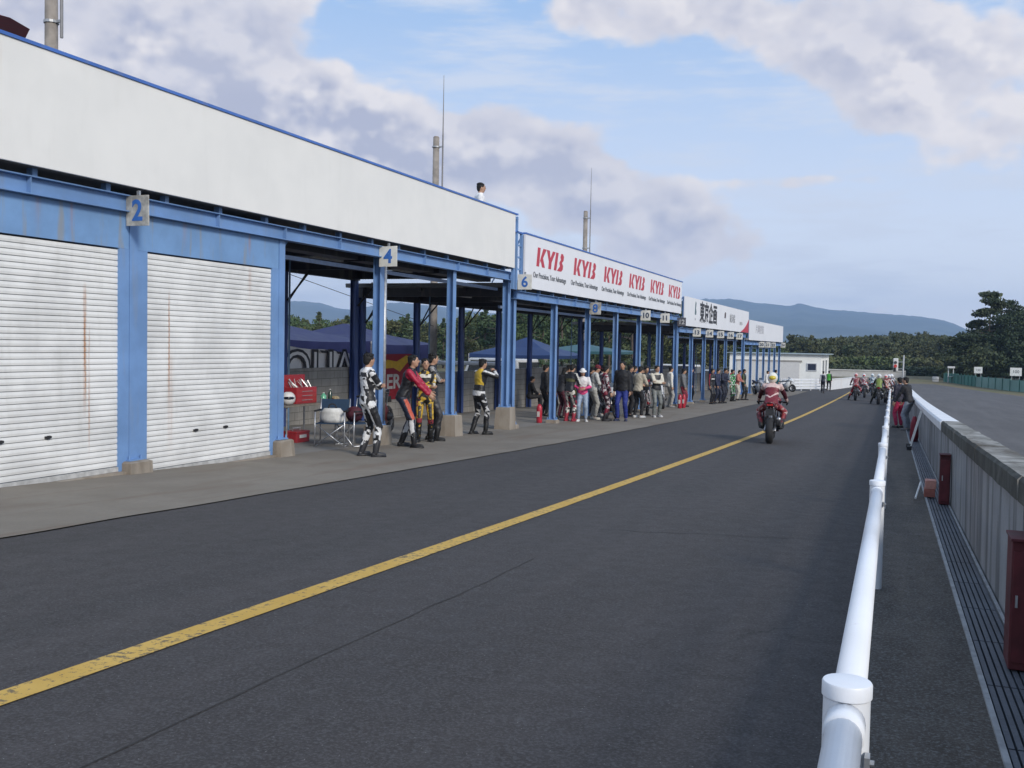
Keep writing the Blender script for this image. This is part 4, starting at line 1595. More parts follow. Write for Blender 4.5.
def rider(label, x, y, yaw, top, bot, helmet, ps='ride', vox=.024, H=1.70, style='moto', group=None):
    return person(label, x, y, yaw, H, ps, top, bot, '#151515', helmet=helmet, tstyle=style, bstyle='moto', glove='#1a1a1c', vox=vox, group=group)


motorcycle('dark sport motorcycle rolling down the lane under the red rider', -2.80, 23.75, 4, '#5a1a20', '#7a1a22')
rider('rider in red and pinkish-white leathers with a white and yellow helmet, riding away alone', -2.80, 23.75, 4, ('#6e1724', '#4a141f', '#cdb2ac'), ('#5c1520', '#8f3a3c', '#b09a94'), ('#dedbd0', '#c9b23a'), 'ride', .016, 1.72, 'racer')
BK = 'motorcycles queueing at the end of the lane'
RD = 'riders queueing at the end of the lane'
motorcycle('red sport motorcycle, leftmost of the queue', -2.55, 63.0, 2, '#86161e', '#86161e', BK)
rider('rider in red leathers, leftmost of the queue', -2.55, 63.0, 2, ('#74202a', '#9a8080', '#a88c8c'), ('#8a1c26', '#7c2a30', '#b0a0a0'), ('#d8b8b4', '#b03a3a'), 'ride_foot', .028, group=RD)
motorcycle('white motorcycle just ahead of the leftmost red one', -2.28, 70.5, 2, '#c8ccd0', '#a82a30', BK)
rider('rider in pale red with a white helmet, just ahead of the leftmost one', -2.35, 70.5, 2, ('#6e3038', '#b0a8a8', '#9a9a9a'), ('#7c2a30', '#a8a0a0', '#888'), ('#dadada', '#c05050'), 'ride', .028, group=RD)
motorcycle('teal and white motorcycle ahead on the left of the queue', -1.95, 76.0, 2, '#3a6a70', '#c0c8cc', BK)
rider('rider in grey and teal with a white helmet, farthest on the left of the queue', -1.95, 76.0, 2, ('#4a5a64', '#c4ccd0', '#8090a0'), ('#3a444c', '#8a9094', '#888'), ('#e0e4e6', '#8aa0a8'), 'ride', .028, group=RD)
motorcycle('black motorcycle under the yellow-green vest', -1.12, 57.0, 0, '#1a1a1c', '#2a3a2a', BK)
rider('rider in a yellow-green vest with a white helmet', -1.12, 57.0, 0, ('#6f7f38', '#20281c', '#6a7a30'), ('#1c201c', '#2a2c24', '#3a3a2a'), ('#d8d8d4', '#a0a0a0'), 'ride_foot', .028, style='sleeves', group=RD)
motorcycle('orange-white motorcycle right of the yellow-green vest', -.82, 61.0, 0, '#b05a3a', '#c8b8a8', BK)
rider('rider in red and cream right behind the yellow-green vest', -.84, 61.0, 0, ('#7a4a40', '#b8a8a0', '#6c2028'), ('#802830', '#c8c0b8', '#555'), ('#dcc8c4', '#c04a4a'), 'ride', .028, group=RD)
motorcycle('white and red motorcycle nearest the rail, ahead', -.72, 66.0, 0, '#c8c8c8', '#a02028', BK)
rider('rider in black, white and red nearest the rail, ahead', -.72, 66.0, 0, ('#3a3a40', '#c8c8c8', '#a02028'), ('#2a2a30', '#b8b8b8', '#802028'), ('#e4e4e4', '#a8a8a8'), 'ride', .028, group=RD)
motorcycle('blue-white motorcycle at the head of the queue by the rail', -.62, 72.0, 0, '#3a4a6a', '#c8ccd0', BK)
rider('rider with a plain white helmet at the head of the queue by the rail', -.62, 72.0, 0, ('#50586a', '#c8c8cc', '#384050'), ('#30343c', '#a8a8a8', '#444'), ('#ececec', '#c8c8c8'), 'ride', .028, group=RD)
motorcycle('white off-road motorcycle with big front wheel parked before the columns', -9.30, 40.7, -160, '#cfcfcf', '#d4d4d4', None, 8, 'trail')
motorcycle('black and white motorcycle parked between the bystanders', -8.75, 31.2, -150, '#1c1c20', '#d0d0d0', None, 8)
motorcycle('dark red motorcycle parked behind the column of plate 4', -10.6, 19.2, -165, '#1a1a1e', '#8a2a22', None, 8)
motorcycle('blue and white motorcycle parked under the farthest section', -8.75, 67.2, -150, '#2a3a6a', '#c8ccd4', None, 8)
motorcycle('pale motorcycle parked beyond the garage end before the white barrier', -8.55, 80.2, -110, '#c8ccd0', '#c8ccd0', None, 8)

# ------------------------------------------------------------------ things in and around the bays
tb = thing('folding_table', 'long folding table with grey top against the first open bay', 'table', (-11.2, 16.75, ground(-11.2, 16.75)))
MB().box(-.45, .45, -1.0, 1.0, .69, .72).build('tabletop', C((.20, .18, .15), .6, .2), tb, bevel=.006)
for sx in (-.4, .4):
    for sy in (-.9, .9):
        MB().tube((sx, sy, 0), (sx, sy, .69), .016, n=8).build('leg', M_galv, tb)
tz = ground(-11.2, 16.75) + .722


def tool_chest(label, x, y, z, opened, w=.52, h=.30, yaw=90):
    r = thing('tool_chest', label, 'toolbox', (x, y, z), rad(yaw))
    MB().box(-w / 2, w / 2, -.15, .15, 0, h).build('case', M_red, r, bevel=.008)
    mb = MB()
    if opened:
        for k in range(3):
            d = MB().box(-w / 2 + .015, w / 2 - .015, -.158, -.151, .03 + k * .085, .105 + k * .085).build('drawer', C((.36, .03, .035), .35, coat=.3), r, bevel=.003)
            MB().box(-w / 4, w / 4, -.172, -.159, .065 + k * .085, .075 + k * .085).build('drawer_handle', M_galv, d)
        mb.box(-w / 2, w / 2, .135, .155, h, h + .24)
        mb.build('lid', M_red, r)
        mb = MB()
        rr = random.Random(4)
        for k in range(14):
            a = rr.uniform(-w / 2 + .05, w / 2 - .05)
            mb.tube((a, rr.uniform(-.08, .08), h - .01), (a + rr.uniform(-.08, .08), rr.uniform(0, .12), h + rr.uniform(.05, .17)), rr.uniform(.008, .016), n=6)
        mb.build('tool', C((.6, .6, .6), .3, .2, metal=.6), r)
    else:
        mb.box(-w / 2 - .004, w / 2 + .004, -.154, .154, h + .001, h + .05)
        lid = mb.build('lid', M_red, r, bevel=.01)
        mb = MB()
        mb.tube((-.12, 0, h + .05), (-.12, 0, h + .10), .008, n=6)
        mb.tube((.12, 0, h + .05), (.12, 0, h + .10), .008, n=6)
        mb.tube((-.13, 0, h + .10), (.13, 0, h + .10), .012, n=6)
        mb.build('handle', M_galv, lid)
        MB().box(-w / 4, w / 4, -.157, -.151, .09, .15).build('name_strip', C((.6, .6, .58), .4), r)
    return r


tool_chest('open red tool chest full of tools on the folding table', -11.1, 16.75, tz, True, .72, .32)
tool_chest('closed red toolbox on the floor under the table', -10.75, 16.1, ground(-10.7, 16.1), False, .46, .17)


def bottle(label, x, y, z, c, h=.22, r=.045, lid='#dddddd'):
    t = thing('bottle', label, 'bottle', (x, y, z))
    MB().loft([[(q * math.cos(2 * PI * k / 12), q * math.sin(2 * PI * k / 12), zz) for k in range(12)] for q, zz in ((r * .95, 0), (r, .02), (r, h * .7), (r * .4, h * .85), (r * .4, h * .95))]).build('body', C(c, .25, .1, coat=.4), t, True)
    MB().tube((0, 0, h * .95), (0, 0, h), r * .45, n=10).build('cap', C(lid, .5), t)


bottle('pale green bottle beside the open tool chest', -10.85, 17.2, tz, '#5fae8c', .20, .06)
bottle('dark green bottle beside the pale green one', -10.85, 17.45, tz, '#1f3a2a', .26, .045)
cp = thing('paper_roll', 'roll of cream paper lying at the far end of the table', 'roll', (-10.85, 17.64, tz + .055))
MB().tube((0, -.08, 0), (0, .09, 0), .055, n=16).build('roll', C('#c9b48c', .9), cp)
MB().tube((0, -.083, 0), (0, -.079, 0), .02, n=12).build('core', C('#7a2a28', .9), cp)
hm = thing('helmet', 'white and blue crash helmet at the near end of the table', 'helmet', (-10.9, 16.05, tz + .13))
MB().ell((0, 0, 0), .13, .15, .135).build('shell', C('#dddddd', .25, .04, coat=.5), hm, True)
MB().ell((.02, -.03, .01), .118, .13, .05).build('visor', C('#14182a', .1, coat=1.), hm, True)


def chair(label, x, y, yaw, z=None):
    r = thing('folding_chair', label, 'chair', (x, y, ground(x, y)), rad(yaw))
    al = C((.55, .56, .58), .35, .1, 10, .7)
    mb = MB()
    for sx in (-.27, .27):
        mb.tube((sx, -.24, .02), (sx, -.22, .64), .013, n=8)
        mb.tube((sx, .24, .02), (sx, .22, .64), .013, n=8)
        mb.tube((sx, -.24, .02), (sx, .24, .02), .012, n=8)
        mb.tube((sx, -.22, .44), (sx, -.30, .86), .013, n=8)
    mb.tube((-.27, .24, .02), (.27, .22, .42), .011, n=8)
    mb.tube((.27, .24, .03), (-.27, .22, .42), .011, n=8)
    mb.build('frame', al, r, True)
    for sx in (-.27, .27):
        MB().cbox((sx, 0, .655), (.05, .44, .025)).build('armrest', C('#15181c', .6), r, bevel=.005)
    MB().box(-.26, .26, -.22, .22, .42, .435).build('seat', C('#1f3a55', .8), r)
    mb = MB()
    mb.poly([(-.26, -.25, .62), (.26, -.25, .62), (.26, -.295, .85), (-.26, -.295, .85)], (0, -.008, 0))
    mb.build('backrest', C('#1f3a55', .8), r)
    return r


chair('blue and aluminium folding chair with a white bag on it', -9.72, 15.72, 200)
wb = thing('bag', 'white and black sports bag on the first folding chair', 'bag', (-9.72, 15.72, ground(-9.7, 15.72) + .437), rad(200))
MB().loft([[(rx * math.cos(2 * PI * k / 12), .13 * math.sin(2 * PI * k / 12) + .0, zz) for k in range(12)] for rx, zz in ((.20, 0), (.23, .06), (.22, .18), (.15, .26))]).build('sack', C('#d4d4d0', .7, .15), wb, True)
MB().torus((0, 0, .27), .07, .012, 'Y', 16, 6).build('strap', M_dark, wb, True)
chair('blue folding chair right behind the rider in white leathers', -9.45, 16.05, 160)
lb = MB()
lb.ell((0, 0, .15), .17, .14, .15)
o = lb.build('bag', C('#4a1a28', .7, .2), None, True)
o.location = (-9.45, 16.05, ground(-9.3, 16) + .44)
tag(o, 'maroon cloth bag on the second folding chair', 'bag')


def extinguisher(label, x, y, h=.50):
    r = thing('fire_extinguisher', label, 'fire extinguisher', (x, y, ground(x, y)))
    q = .085
    MB().loft([[(a * math.cos(2 * PI * k / 16), a * math.sin(2 * PI * k / 16), zz) for k in range(16)] for a, zz in ((q * .9, 0), (q, .02), (q, h * .74), (q * .75, h * .84), (q * .3, h * .9))]).build('cylinder', C((.42, .02, .04), .3, coat=.4), r, True)
    MB().tube((0, 0, h * .88), (0, 0, h * .94), .022, n=8).cbox((.03, 0, h * .97), (.12, .02, .02)).build('valve', M_dark, r)
    MB().tube((.03, 0, h * .93), (.10, 0, h * .75), .01, n=6).tube((.10, 0, h * .75), (.10, 0, h * .35), .01, n=6).build('hose', M_dark, r)
    MB().box(-.04, .04, -q - .003, -q + .004, h * .3, h * .55).build('plate', C('#c8c4c0', .5), r)
    return r


extinguisher('large red fire extinguisher before the first column of the logo-board section', -9.62, 26.65, .60)
extinguisher('red fire extinguisher beside the column before the off-road motorcycle', -8.62, 41.2, .66)
extinguisher('second red fire extinguisher, just right of the one by the off-road motorcycle', -8.58, 41.8, .66)

# banners on the rear wall
ban = thing('banner', 'white banner with thick black graffiti letters hung behind the rear wall', 'banner', (-13.97, 22, .4), 0, None, True)
mb = MB()
n = 12
ring = []
for k in range(n + 1):
    y = 19.9 + (24.6 - 19.9) * k / n
    ring.append((y, 1.26 - .022 * k + .02 * math.sin(k * 1.3), -13.99 + .03 * math.sin(k * 1.9)))
for k in range(n):
    mb.poly([(ring[k][2], ring[k][0], .2), (ring[k + 1][2], ring[k + 1][0], .2), (ring[k + 1][2], ring[k + 1][0], ring[k + 1][1]), (ring[k][2], ring[k][0], ring[k][1])], (-.006, 0, 0))
mb.build('cloth', C('#f0eeec', .8, .03), ban)
text('lettering', 'QUAR', 1.15, M_blk, ban, (-13.93, 22.4, .66), '+X', .055, .003, xscale=1.30, spacing=1.05)
text('lettering', 'QUAR', 1.15, C('#f0eeec', .8, .03), ban, (-13.924, 22.4, .66), '+X', -.012, .002, xscale=1.30, spacing=1.05)
mb = MB()
for a, b, c_, d in ((21.9, 22.5, 1.13, .05), (22.7, 23.2, 1.10, .04)):
    mb.poly([(-13.94, a, c_), (-13.94, b, c_ - .03), (-13.94, b + .1, c_ - .06), (-13.94, a + .1, c_ - .07)], (.004, 0, 0))
mb.build('brush_stroke', M_blk, ban)
rb = thing('banner', 'red and yellow banner with white letters hung on the rear wall', 'banner', (-13.6, 25.8, .3), 0, None, True)
mb = MB()
mb.box(-13.80, -13.79, 24.85, 26.75, -.30, 1.02)
mb.build('cloth', C('#8f1424', .7), rb)
mb = MB()
mb.poly([(-13.79, 24.9, .60), (-13.79, 25.6, .62), (-13.79, 26.0, .50), (-13.79, 26.7, .90), (-13.79, 26.4, .98), (-13.79, 25.8, .80), (-13.79, 25.2, .86)], (.005, 0, 0))
mb.build('swoosh', C('#cfa528', .7), rb)
text('lettering', 'ER', .58, C('#c4c0bc', .7), rb, (-13.782, 25.6, .20), '+X', .015, .002, xscale=1.35)
# white pipe lying along the wall tops
for (a, b, zz, lab) in ((27.5, 36.3, .76, 'white pipe resting along the rear wall behind the riders'),):
    tag(MB().tube((-14.4, a, zz), (-14.4, b, zz - .18), .07, n=10).build('pipe', M_white), lab, 'pipe')

# ------------------------------------------------------------------ paddock behind: canopies, cars
def canopy(label, x, y, s, zt, zp, c, yaw=0, group='canopy tents in the paddock', drop=.22):
    r = thing('canopy_tent', label, 'tent', (x, y, ground(x, y)), rad(yaw), group)
    z0 = ground(x, y)
    zt -= z0
    zp -= z0
    mb = MB()
    for sx in (-s, s):
        for sy in (-s, s):
            mb.tube((sx, sy, 0), (sx, sy, zt), .025, n=6)
    mb.build('frame', M_galv, r)
    mb = MB()
    n = 8
    e = []
    for k in range(4 * n):
        sd, t = divmod(k, n)
        t = t / n
        pts = [(-s, -s), (s, -s), (s, s), (-s, s)]
        a, b = pts[sd], pts[(sd + 1) % 4]
        e.append((a[0] + (b[0] - a[0]) * t, a[1] + (b[1] - a[1]) * t))
    rings = [[(px, py, zt - drop) for px, py in e], [(px, py, zt - .05 * math.sin(PI * ((i % n) / n))) for i, (px, py) in enumerate(e)],
             [(px * .5, py * .5, zt + (zp - zt) * .42) for px, py in e], [(px * .03, py * .03, zp) for px, py in e]]
    mb.loft(rings, True)
    mb.build('roof_cloth', C(c, .6, .12, 2), r)
    return r


canopy('large dark blue canopy behind the graffiti banner, left one', -19.6, 27.6, 2.5, 1.38, 1.98, '#1b2150', drop=.75)
canopy('large dark blue canopy behind the graffiti banner, right one', -19.6, 32.6, 2.5, 1.30, 2.02, '#1b2150', drop=.75)
canopy('bright blue canopy beyond the second section', -20.5, 54.5, 2.6, .78, 1.75, '#17325f')
canopy('teal canopy beyond the crowd', -22.5, 72.0, 3.2, .95, 1.45, '#2c565c')
MBt = MB()


def car(label, x, y, yaw, c, van=False, group='cars parked in the paddock'):
    r = thing('parked_car', label, 'car', (x, y, ground(x, y)), rad(yaw), group)
    L, W, Ht = (4.4, 1.7, 1.95) if van else (4.2, 1.68, 1.45)
    prof = [(-L / 2, .35), (L / 2, .35), (L / 2, .75), (L / 2 - .1, .95), (L / 2 - (.5 if van else 1.0), 1.0), (L / 2 - (.95 if van else 1.6), Ht), (-L / 2 + (.15 if van else .6), Ht), (-L / 2, 1.0)]
    mb = MB()
    mb.poly([(-W / 2, a, b) for a, b in prof], (W, 0, 0))
    mb.build('body', C(c, .3, .04, coat=.5), r, bevel=.06)
    gl = C((.02, .025, .03), .1, coat=1.)
    mb = MB()
    for sx in (-1, 1):
        mb.poly([(sx * (W / 2 + .004), L / 2 - (1.1 if van else 1.75), Ht - .12), (sx * (W / 2 + .004), L / 2 - (.75 if van else 1.25), 1.02), (sx * (W / 2 + .004), -L / 2 + .3, 1.02), (sx * (W / 2 + .004), -L / 2 + (.4 if van else .75), Ht - .12)], (sx * .008, 0, 0))
    mb.build('side_window', gl, r)
    MB().box(-W / 2 + .12, W / 2 - .12, -L / 2 - .012, -L / 2 + .2 if not van else -L / 2 + .16, 1.1, Ht - .15).build('rear_window', gl, r)
    for sx in (-1, 1):
        for sy in (-1.35, 1.3):
            w = MB().torus((sx * (W / 2 - .08), sy, .31), .22, .09, 'X', 18, 6, .1).build('wheel', M_dark, r, True)
            MB().tube((sx * (W / 2 - .1), sy, .31), (sx * (W / 2 + .02), sy, .31), .17, n=14).build('rim', M_galv, w)
    return r


car('white van beyond the wall left of the bright blue canopy post', -19.5, 47.5, 70, '#c8c8c6', True)
car('white car beyond the wall right under the bright blue canopy', -21.5, 57.5, 80, '#d0d0ce')
car('white car beyond the wall behind the crowd', -24.0, 69.0, 60, '#b0b2b4')
car('white car far beyond the third section', -19.0, 80.0, 75, '#d4d4d2')
car('white van far beyond the third section', -19.0, 88.5, 80, '#d0d0ce', True)
car('white car farthest beyond the garages', -18.0, 100.0, 80, '#d0d4d6')

# ------------------------------------------------------------------ far end of the lane
wbld = thing('service_building', 'low white building with roller door and small window at the end of the lane', 'building', (-6.8, 93, ground(-7, 93)), 0, None, True)
M_wb = C((.86, .86, .82), .7, .06, .8)
zb = ground(-8, 93) - .1
MB().box(-14.9, -6.78, 93, 103, zb, .88).build('wall', M_wb, wbld)
MB().box(-15.2, -6.35, 92.75, 103.3, .882, .96).build('roof', C((.30, .36, .38), .6), wbld)
sh = MB()
for k in range(24):
    sh.box(-14.2, -8.62, 92.94, 92.985, zb + .1 + k * .1, zb + .19 + k * .1)
sh.build('roller_door', C((.72, .71, .69), .6, .05), wbld)
MB().box(-14.4, -8.42, 92.9, 92.995, zb + 2.52, zb + 2.66).build('door_lintel', C((.35, .33, .30), .6), wbld)
w = MB().box(-7.86, -7.00, 92.93, 92.99, -.50, .36 - .16).build('window', C((.55, .56, .58), .5), wbld)
w.location = (-.12, 0, -.08)
MB().box(-7.78, -7.08, 92.92, 92.925, -.43, .13).build('pane', C((.03, .04, .07), .15, coat=1.), w)
for y in (95.0, 98.6):
    w = MB().box(-6.785, -6.73, y, y + 1.3, -.9, .35).build('window', C((.25, .26, .27), .4), wbld)

br = thing('slat_barrier', 'white slatted barrier in front of the low white building', 'barrier', (-8.7, 82.5, ground(-8.7, 82.5)), 0, None, True)
a, b = Vector((-8.95, 82.2, ground(-8.9, 82))), Vector((-5.95, 92.2, ground(-6, 92)))
d = (b - a)
nrm = Vector((d.y, -d.x, 0)).normalized()
for k in range(4):
    mb = MB()
    z = .12 + k * .24
    mb.poly([a + Vector((0, 0, z)), b + Vector((0, 0, z)), b + Vector((0, 0, z + .15)), a + Vector((0, 0, z + .15))], nrm * .05)
    mb.build('slat', M_white, br)
for k in range(6):
    p = a.lerp(b, k / 5) - nrm * .06
    mb = MB()
    mb.tube(p + Vector((0, 0, -.3)), p + Vector((0, 0, 1.02)), .05, n=8)
    mb.build('post', M_white, br)
wb2 = thing('barrier_wall', 'solid white painted barrier wall beyond the slatted barrier', 'barrier', (-5.9, 92.3, ground(-6, 92)), 0, None, True)
a, b = Vector((-5.90, 92.4, ground(-6, 92) - .1)), Vector((-4.30, 108.5, ground(-5, 108) - .1))
MB().poly([a, b, b + Vector((0, 0, .98)), a + Vector((0, 0, .98))], (-.25, 0, 0)).build('wall_block', M_capw, wb2)
MB().poly([a + Vector((.03, 0, .982)), b + Vector((.03, 0, .982)), b + Vector((.03, 0, 1.04)), a + Vector((.03, 0, 1.04))], (-.31, 0, 0)).build('coping', M_capw, wb2)

cone = thing('traffic_cone', 'dark traffic cone standing before the slatted barrier', 'cone', (-8.45, 80.6, ground(-8.5, 80.6)))
MB().loft([[(r * math.cos(2 * PI * k / 14), r * math.sin(2 * PI * k / 14), z) for k in range(14)] for r, z in ((.15, .03), (.03, .70))]).build('body', C('#10201c', .6), cone, True)
MB().box(-.2, .2, -.2, .2, 0, .03).build('base', C('#0c1412', .7), cone)

fb = thing('barrier_wall', 'long pale barrier wall across the grass at the far side', 'barrier', (-9, 147, ground(0, 147)), 0, None, True)
MB().poly([(-22, 146, ground(0, 147) - .1), (.5, 147.5, ground(0, 147) - .1), (.5, 147.5, ground(0, 147) + .85), (-22, 146, ground(0, 147) + .85)], (0, .3, 0)).build('wall_block', C((.50, .49, .47), .8, .1, 1), fb)
MB().poly([(-22, 145.9, ground(0, 147) + .852), (.5, 147.4, ground(0, 147) + .852), (.5, 147.4, ground(0, 147) + .98), (-22, 145.9, ground(0, 147) + .98)], (0, .45, 0)).build('coping', C((.62, .61, .58), .8, .1, 1), fb)

# signal pole at the end of the wall
sp = thing('signal_pole', 'thin grey pole with a lamp board at the end of the pit wall', 'signal', (.02, 66, ground(0, 66)), 0, None, True)
MB().tube((.06, 66, ground(0, 66)), (.09, 66, 1.12), .045, n=10).build('pole', C((.40, .41, .42), .5), sp, True)
MB().box(-.22, .04, 65.97, 66.0, .68, .72).box(-.22, .04, 65.97, 66.0, .25, .29).build('arm', M_galv, sp)
p = MB().box(-.52, -.22, 65.9, 66.02, .12, .92).build('board', C((.68, .68, .66), .6), sp, bevel=.04)
MB().tube((-.38, 65.86, .66), (-.38, 65.9, .66), .09, n=14).build('lamp', C((.05, .05, .05), .4), p)
MB().tube((-.38, 65.86, .44), (-.38, 65.9, .44), .10, n=14).build('lamp', C((.55, .05, .04), .4), p)
MB().cbox((-.42, 65.85, .22), (.16, .08, .24)).build('control_box', M_dark, sp)

# things leaning on the pit wall near the people
bd = thing('brush', 'pair of pale broom handles leaning on the pit wall', 'broom', (.45 + wx(24), 24.0, ground(0, 24)), 0, None, True)
for k in (0, 1):
    mb = MB()
    y = 23.2 + k * .8
    x = .42 + wx(y)
    mb.tube((x, y, ground(0, y) + .03), (x + .23, y + .9, ground(0, y) + .80), .014, n=8)
    h = mb.build('handle', C((.62, .60, .55), .6), bd)
    MB().cbox((x - .02, y - .02, ground(0, y) + .05), (.10, .30, .07)).build('bristles', M_dark, h)
pb_ = MB()
pb_.loft([[(.10 * q * math.cos(2 * PI * k / 12), .16 * q * math.sin(2 * PI * k / 12), z) for k in range(12)] for q, z in ((.9, 0), (1.05, .15), (.9, .45), (.4, .62))])
o = pb_.build('bag', C('#7a1a2a', .7, .2), None, True)
o.location = (.56 + wx(26.5), 26.5, ground(0, 26.5))
tag(o, 'crimson cloth bag against the pit wall beside the broom handles', 'bag')

# green fence on the far side of the race track
gf = thing('green_fence', 'long pale green board fence on the far side of the race track', 'fence', (10, 108, ground(10, 108)), 0, None, True)
M_gf = C((.17, .30, .27), .7, .15, .5)
M_gfd = C((.045, .17, .14), .7, .15, .5)
fpts = [(17.5, 88), (13.2, 99), (10.0, 109), (7.6, 120), (6.2, 128), (4.9, 136)]
for i in range(len(fpts) - 1):
    (xa, ya), (xb, yb) = fpts[i], fpts[i + 1]
    za, zb_ = ground(xa, ya), ground(xb, yb)
    MB().poly([(xa, ya, za - .1), (xb, yb, zb_ - .1), (xb, yb, zb_ + 1.05), (xa, ya, za + 1.15)], (.06, .03, 0)).build('board_panel', M_gfd if i >= 3 else M_gf, gf)
    for k in range(5):
        t = k / 5
        x, y = xa + (xb - xa) * t, ya + (yb - ya) * t
        MB().tube((x - .04, y, za - .1), (x - .04, y, za + (zb_ - za) * t + 1.2), .035, n=6).build('post', M_gfd, gf)


def track_board(label, x, y, w, h, zc, txt=None):
    r = thing('track_sign', label, 'sign', (x, y, ground(x, y)))
    z0 = ground(x, y)
    MB().box(-w / 2, w / 2, -.03, .0, zc - z0 - h / 2, zc - z0 + h / 2).build('panel', C((.66, .67, .66), .6), r)
    for sx in (-w / 3, w / 3):
        MB().tube((sx, .03, 0), (sx, .03, zc - z0 + h / 2), .03, n=6).build('post', M_galv, r)
    return r


s1 = track_board('white board with a dark figure above the green fence, right one', 10.6, 110.5, 1.05, .82, -.50)
text('number', '100', .42, C((.12, .13, .14)), s1, (0, -.034, -.50 - ground(10.6, 110.5)), '-Y', .004, .002)
s2 = track_board('smaller white board above the green fence, left one', 8.0, 123.0, .85, .72, -.62)
text('number', '150', .32, C((.12, .13, .14)), s2, (0, -.034, -.62 - ground(8., 123.)), '-Y', .004, .002)
pst = thing('marshal_post', 'small pale marshal stand on two legs beyond the end of the green fence', 'stand', (5.55, 131, ground(5.5, 131)))
MB().box(-.40, .40, -.35, .35, 1.75, 1.98).build('roof', C((.6, .6, .6), .6), pst)
for sx in (-.30, .25):
    MB().box(sx - .05, sx + .05, -.05, .05, 0, 1.75).build('leg', C((.5, .52, .54), .6), pst)
MB().box(-.38, .30, -.3, .3, .7, .78).build('platform', C((.4, .42, .42), .6), pst)
wbx = thing('crash_block', 'white foam block at the left end of the green fence', 'block', (3.9, 133, ground(4, 133)))
MB().box(-.36, .36, -.4, .4, 0, .62).build('block', C((.6, .58, .56), .8), wbx, bevel=.05)
MB().box(-.37, .37, -.41, -.402, .25, .33).build('band', C((.35, .34, .34), .8), wbx)

# ------------------------------------------------------------------ vegetation
def mat_leaf(name, c0, c1, c2):
    m, g, b = newmat(name)
    p = g.n('ShaderNodeNewGeometry')
    oi = g.n('ShaderNodeObjectInfo')
    n = g.noise(p.outputs['Position'], .10, 4, .6)
    n2 = g.noise(p.outputs['Position'], 1.1, 3, .6)
    a = g.mix(g.mr(g.m('ADD', n, g.m('MULTIPLY', g.m('SUBTRACT', oi.outputs['Random'], .5), .3)), .36, .64), c0, c1)
    a = g.mix(g.mr(n2, .40, .70, 0, .7), a, c2)
    g.put(b.inputs['Base Color'], a)
    b.inputs['Roughness'].default_value = .75
    return m


L_mix = mat_leaf('mixed_foliage', (.062, .105, .032), (.115, .115, .038), (.036, .062, .022))
L_dark = mat_leaf('dark_foliage', (.034, .058, .024), (.060, .076, .028), (.020, .034, .014))
L_conif = mat_leaf('conifer_foliage', (.055, .095, .036), (.085, .105, .040), (.034, .056, .022))
L_hill = mat_leaf('hillside_foliage', (.042, .080, .026), (.085, .090, .030), (.024, .044, .017))
L_light = mat_leaf('undergrowth', (.085, .12, .030), (.12, .12, .045), (.045, .07, .02))
M_bark = C((.09, .07, .055), .9, .25, 5)


def crown_arrays(rng, h, w, n, size, kind):
    """leaf-clump faces spread through clusters; returns verts (n*4,3)"""
    cl = []
    if kind == 'conifer':
        k = 26
        for i in range(k):
            t = rng.uniform(.12, 1)
            r = w * .5 * (1 - t) ** .75 * rng.uniform(.45, 1)
            a = rng.uniform(0, 2 * PI)
            cl.append((r * math.cos(a), r * math.sin(a), h * t, w * .17 * (1.15 - t) + .12, h * .05))
    elif kind == 'pine':
        for i in range(17):
            t = .40 + .60 * (i + rng.uniform(0, .8)) / 17
            r = w * .5 * (1.12 - t) ** .55 * rng.uniform(.35, 1)
            a = rng.uniform(0, 2 * PI)
            cl.append((r * math.cos(a), r * math.sin(a), h * t, w * rng.uniform(.13, .21), h * .034))
    else:
        k = 20
        for i in range(k):
            a = rng.uniform(0, 2 * PI)
            t = rng.uniform(.2, 1)
            rr = w * .5 * math.sin(PI * min(.95, .18 + t * .72)) ** .7 * rng.uniform(.25, .92)
            cl.append((rr * math.cos(a), rr * math.sin(a), h * (.12 + .80 * t), w * rng.uniform(.13, .22), h * rng.uniform(.07, .12)))
    C_ = np.array(cl)
    idx = rng.integers(0, len(cl), n)
    u = rng.normal(size=(n, 3))
    u /= np.linalg.norm(u, axis=1)[:, None]
    u *= (rng.uniform(.35, 1.08, (n, 1)))
    ctr = C_[idx, :3] + u * np.stack([C_[idx, 3], C_[idx, 3], C_[idx, 4]], 1)
    s = size * rng.uniform(.6, 1.35, n)
    a = rng.normal(size=(n, 3))
    a /= np.linalg.norm(a, axis=1)[:, None]
    b = np.cross(a, rng.normal(size=(n, 3)))
    b /= np.linalg.norm(b, axis=1)[:, None]
    q = np.stack([ctr - a * s[:, None], ctr - b * s[:, None] * .55, ctr + a * s[:, None], ctr + b * s[:, None] * .55], 1)
    return q.reshape(-1, 3)


def mesh_quads(name, V4, mat):
    n = len(V4) // 4
    me = bpy.data.meshes.new(name)
    me.vertices.add(n * 4)
    me.vertices.foreach_set('co', V4.astype(np.float32).ravel())
    me.loops.add(n * 4)
    me.loops.foreach_set('vertex_index', np.arange(n * 4, dtype=np.int32))
    me.polygons.add(n)
    me.polygons.foreach_set('loop_start', np.arange(0, n * 4, 4, dtype=np.int32))
    me.polygons.foreach_set('loop_total', np.full(n, 4, dtype=np.int32))
    me.materials.append(mat)
    me.update()
    me.validate()
    return me


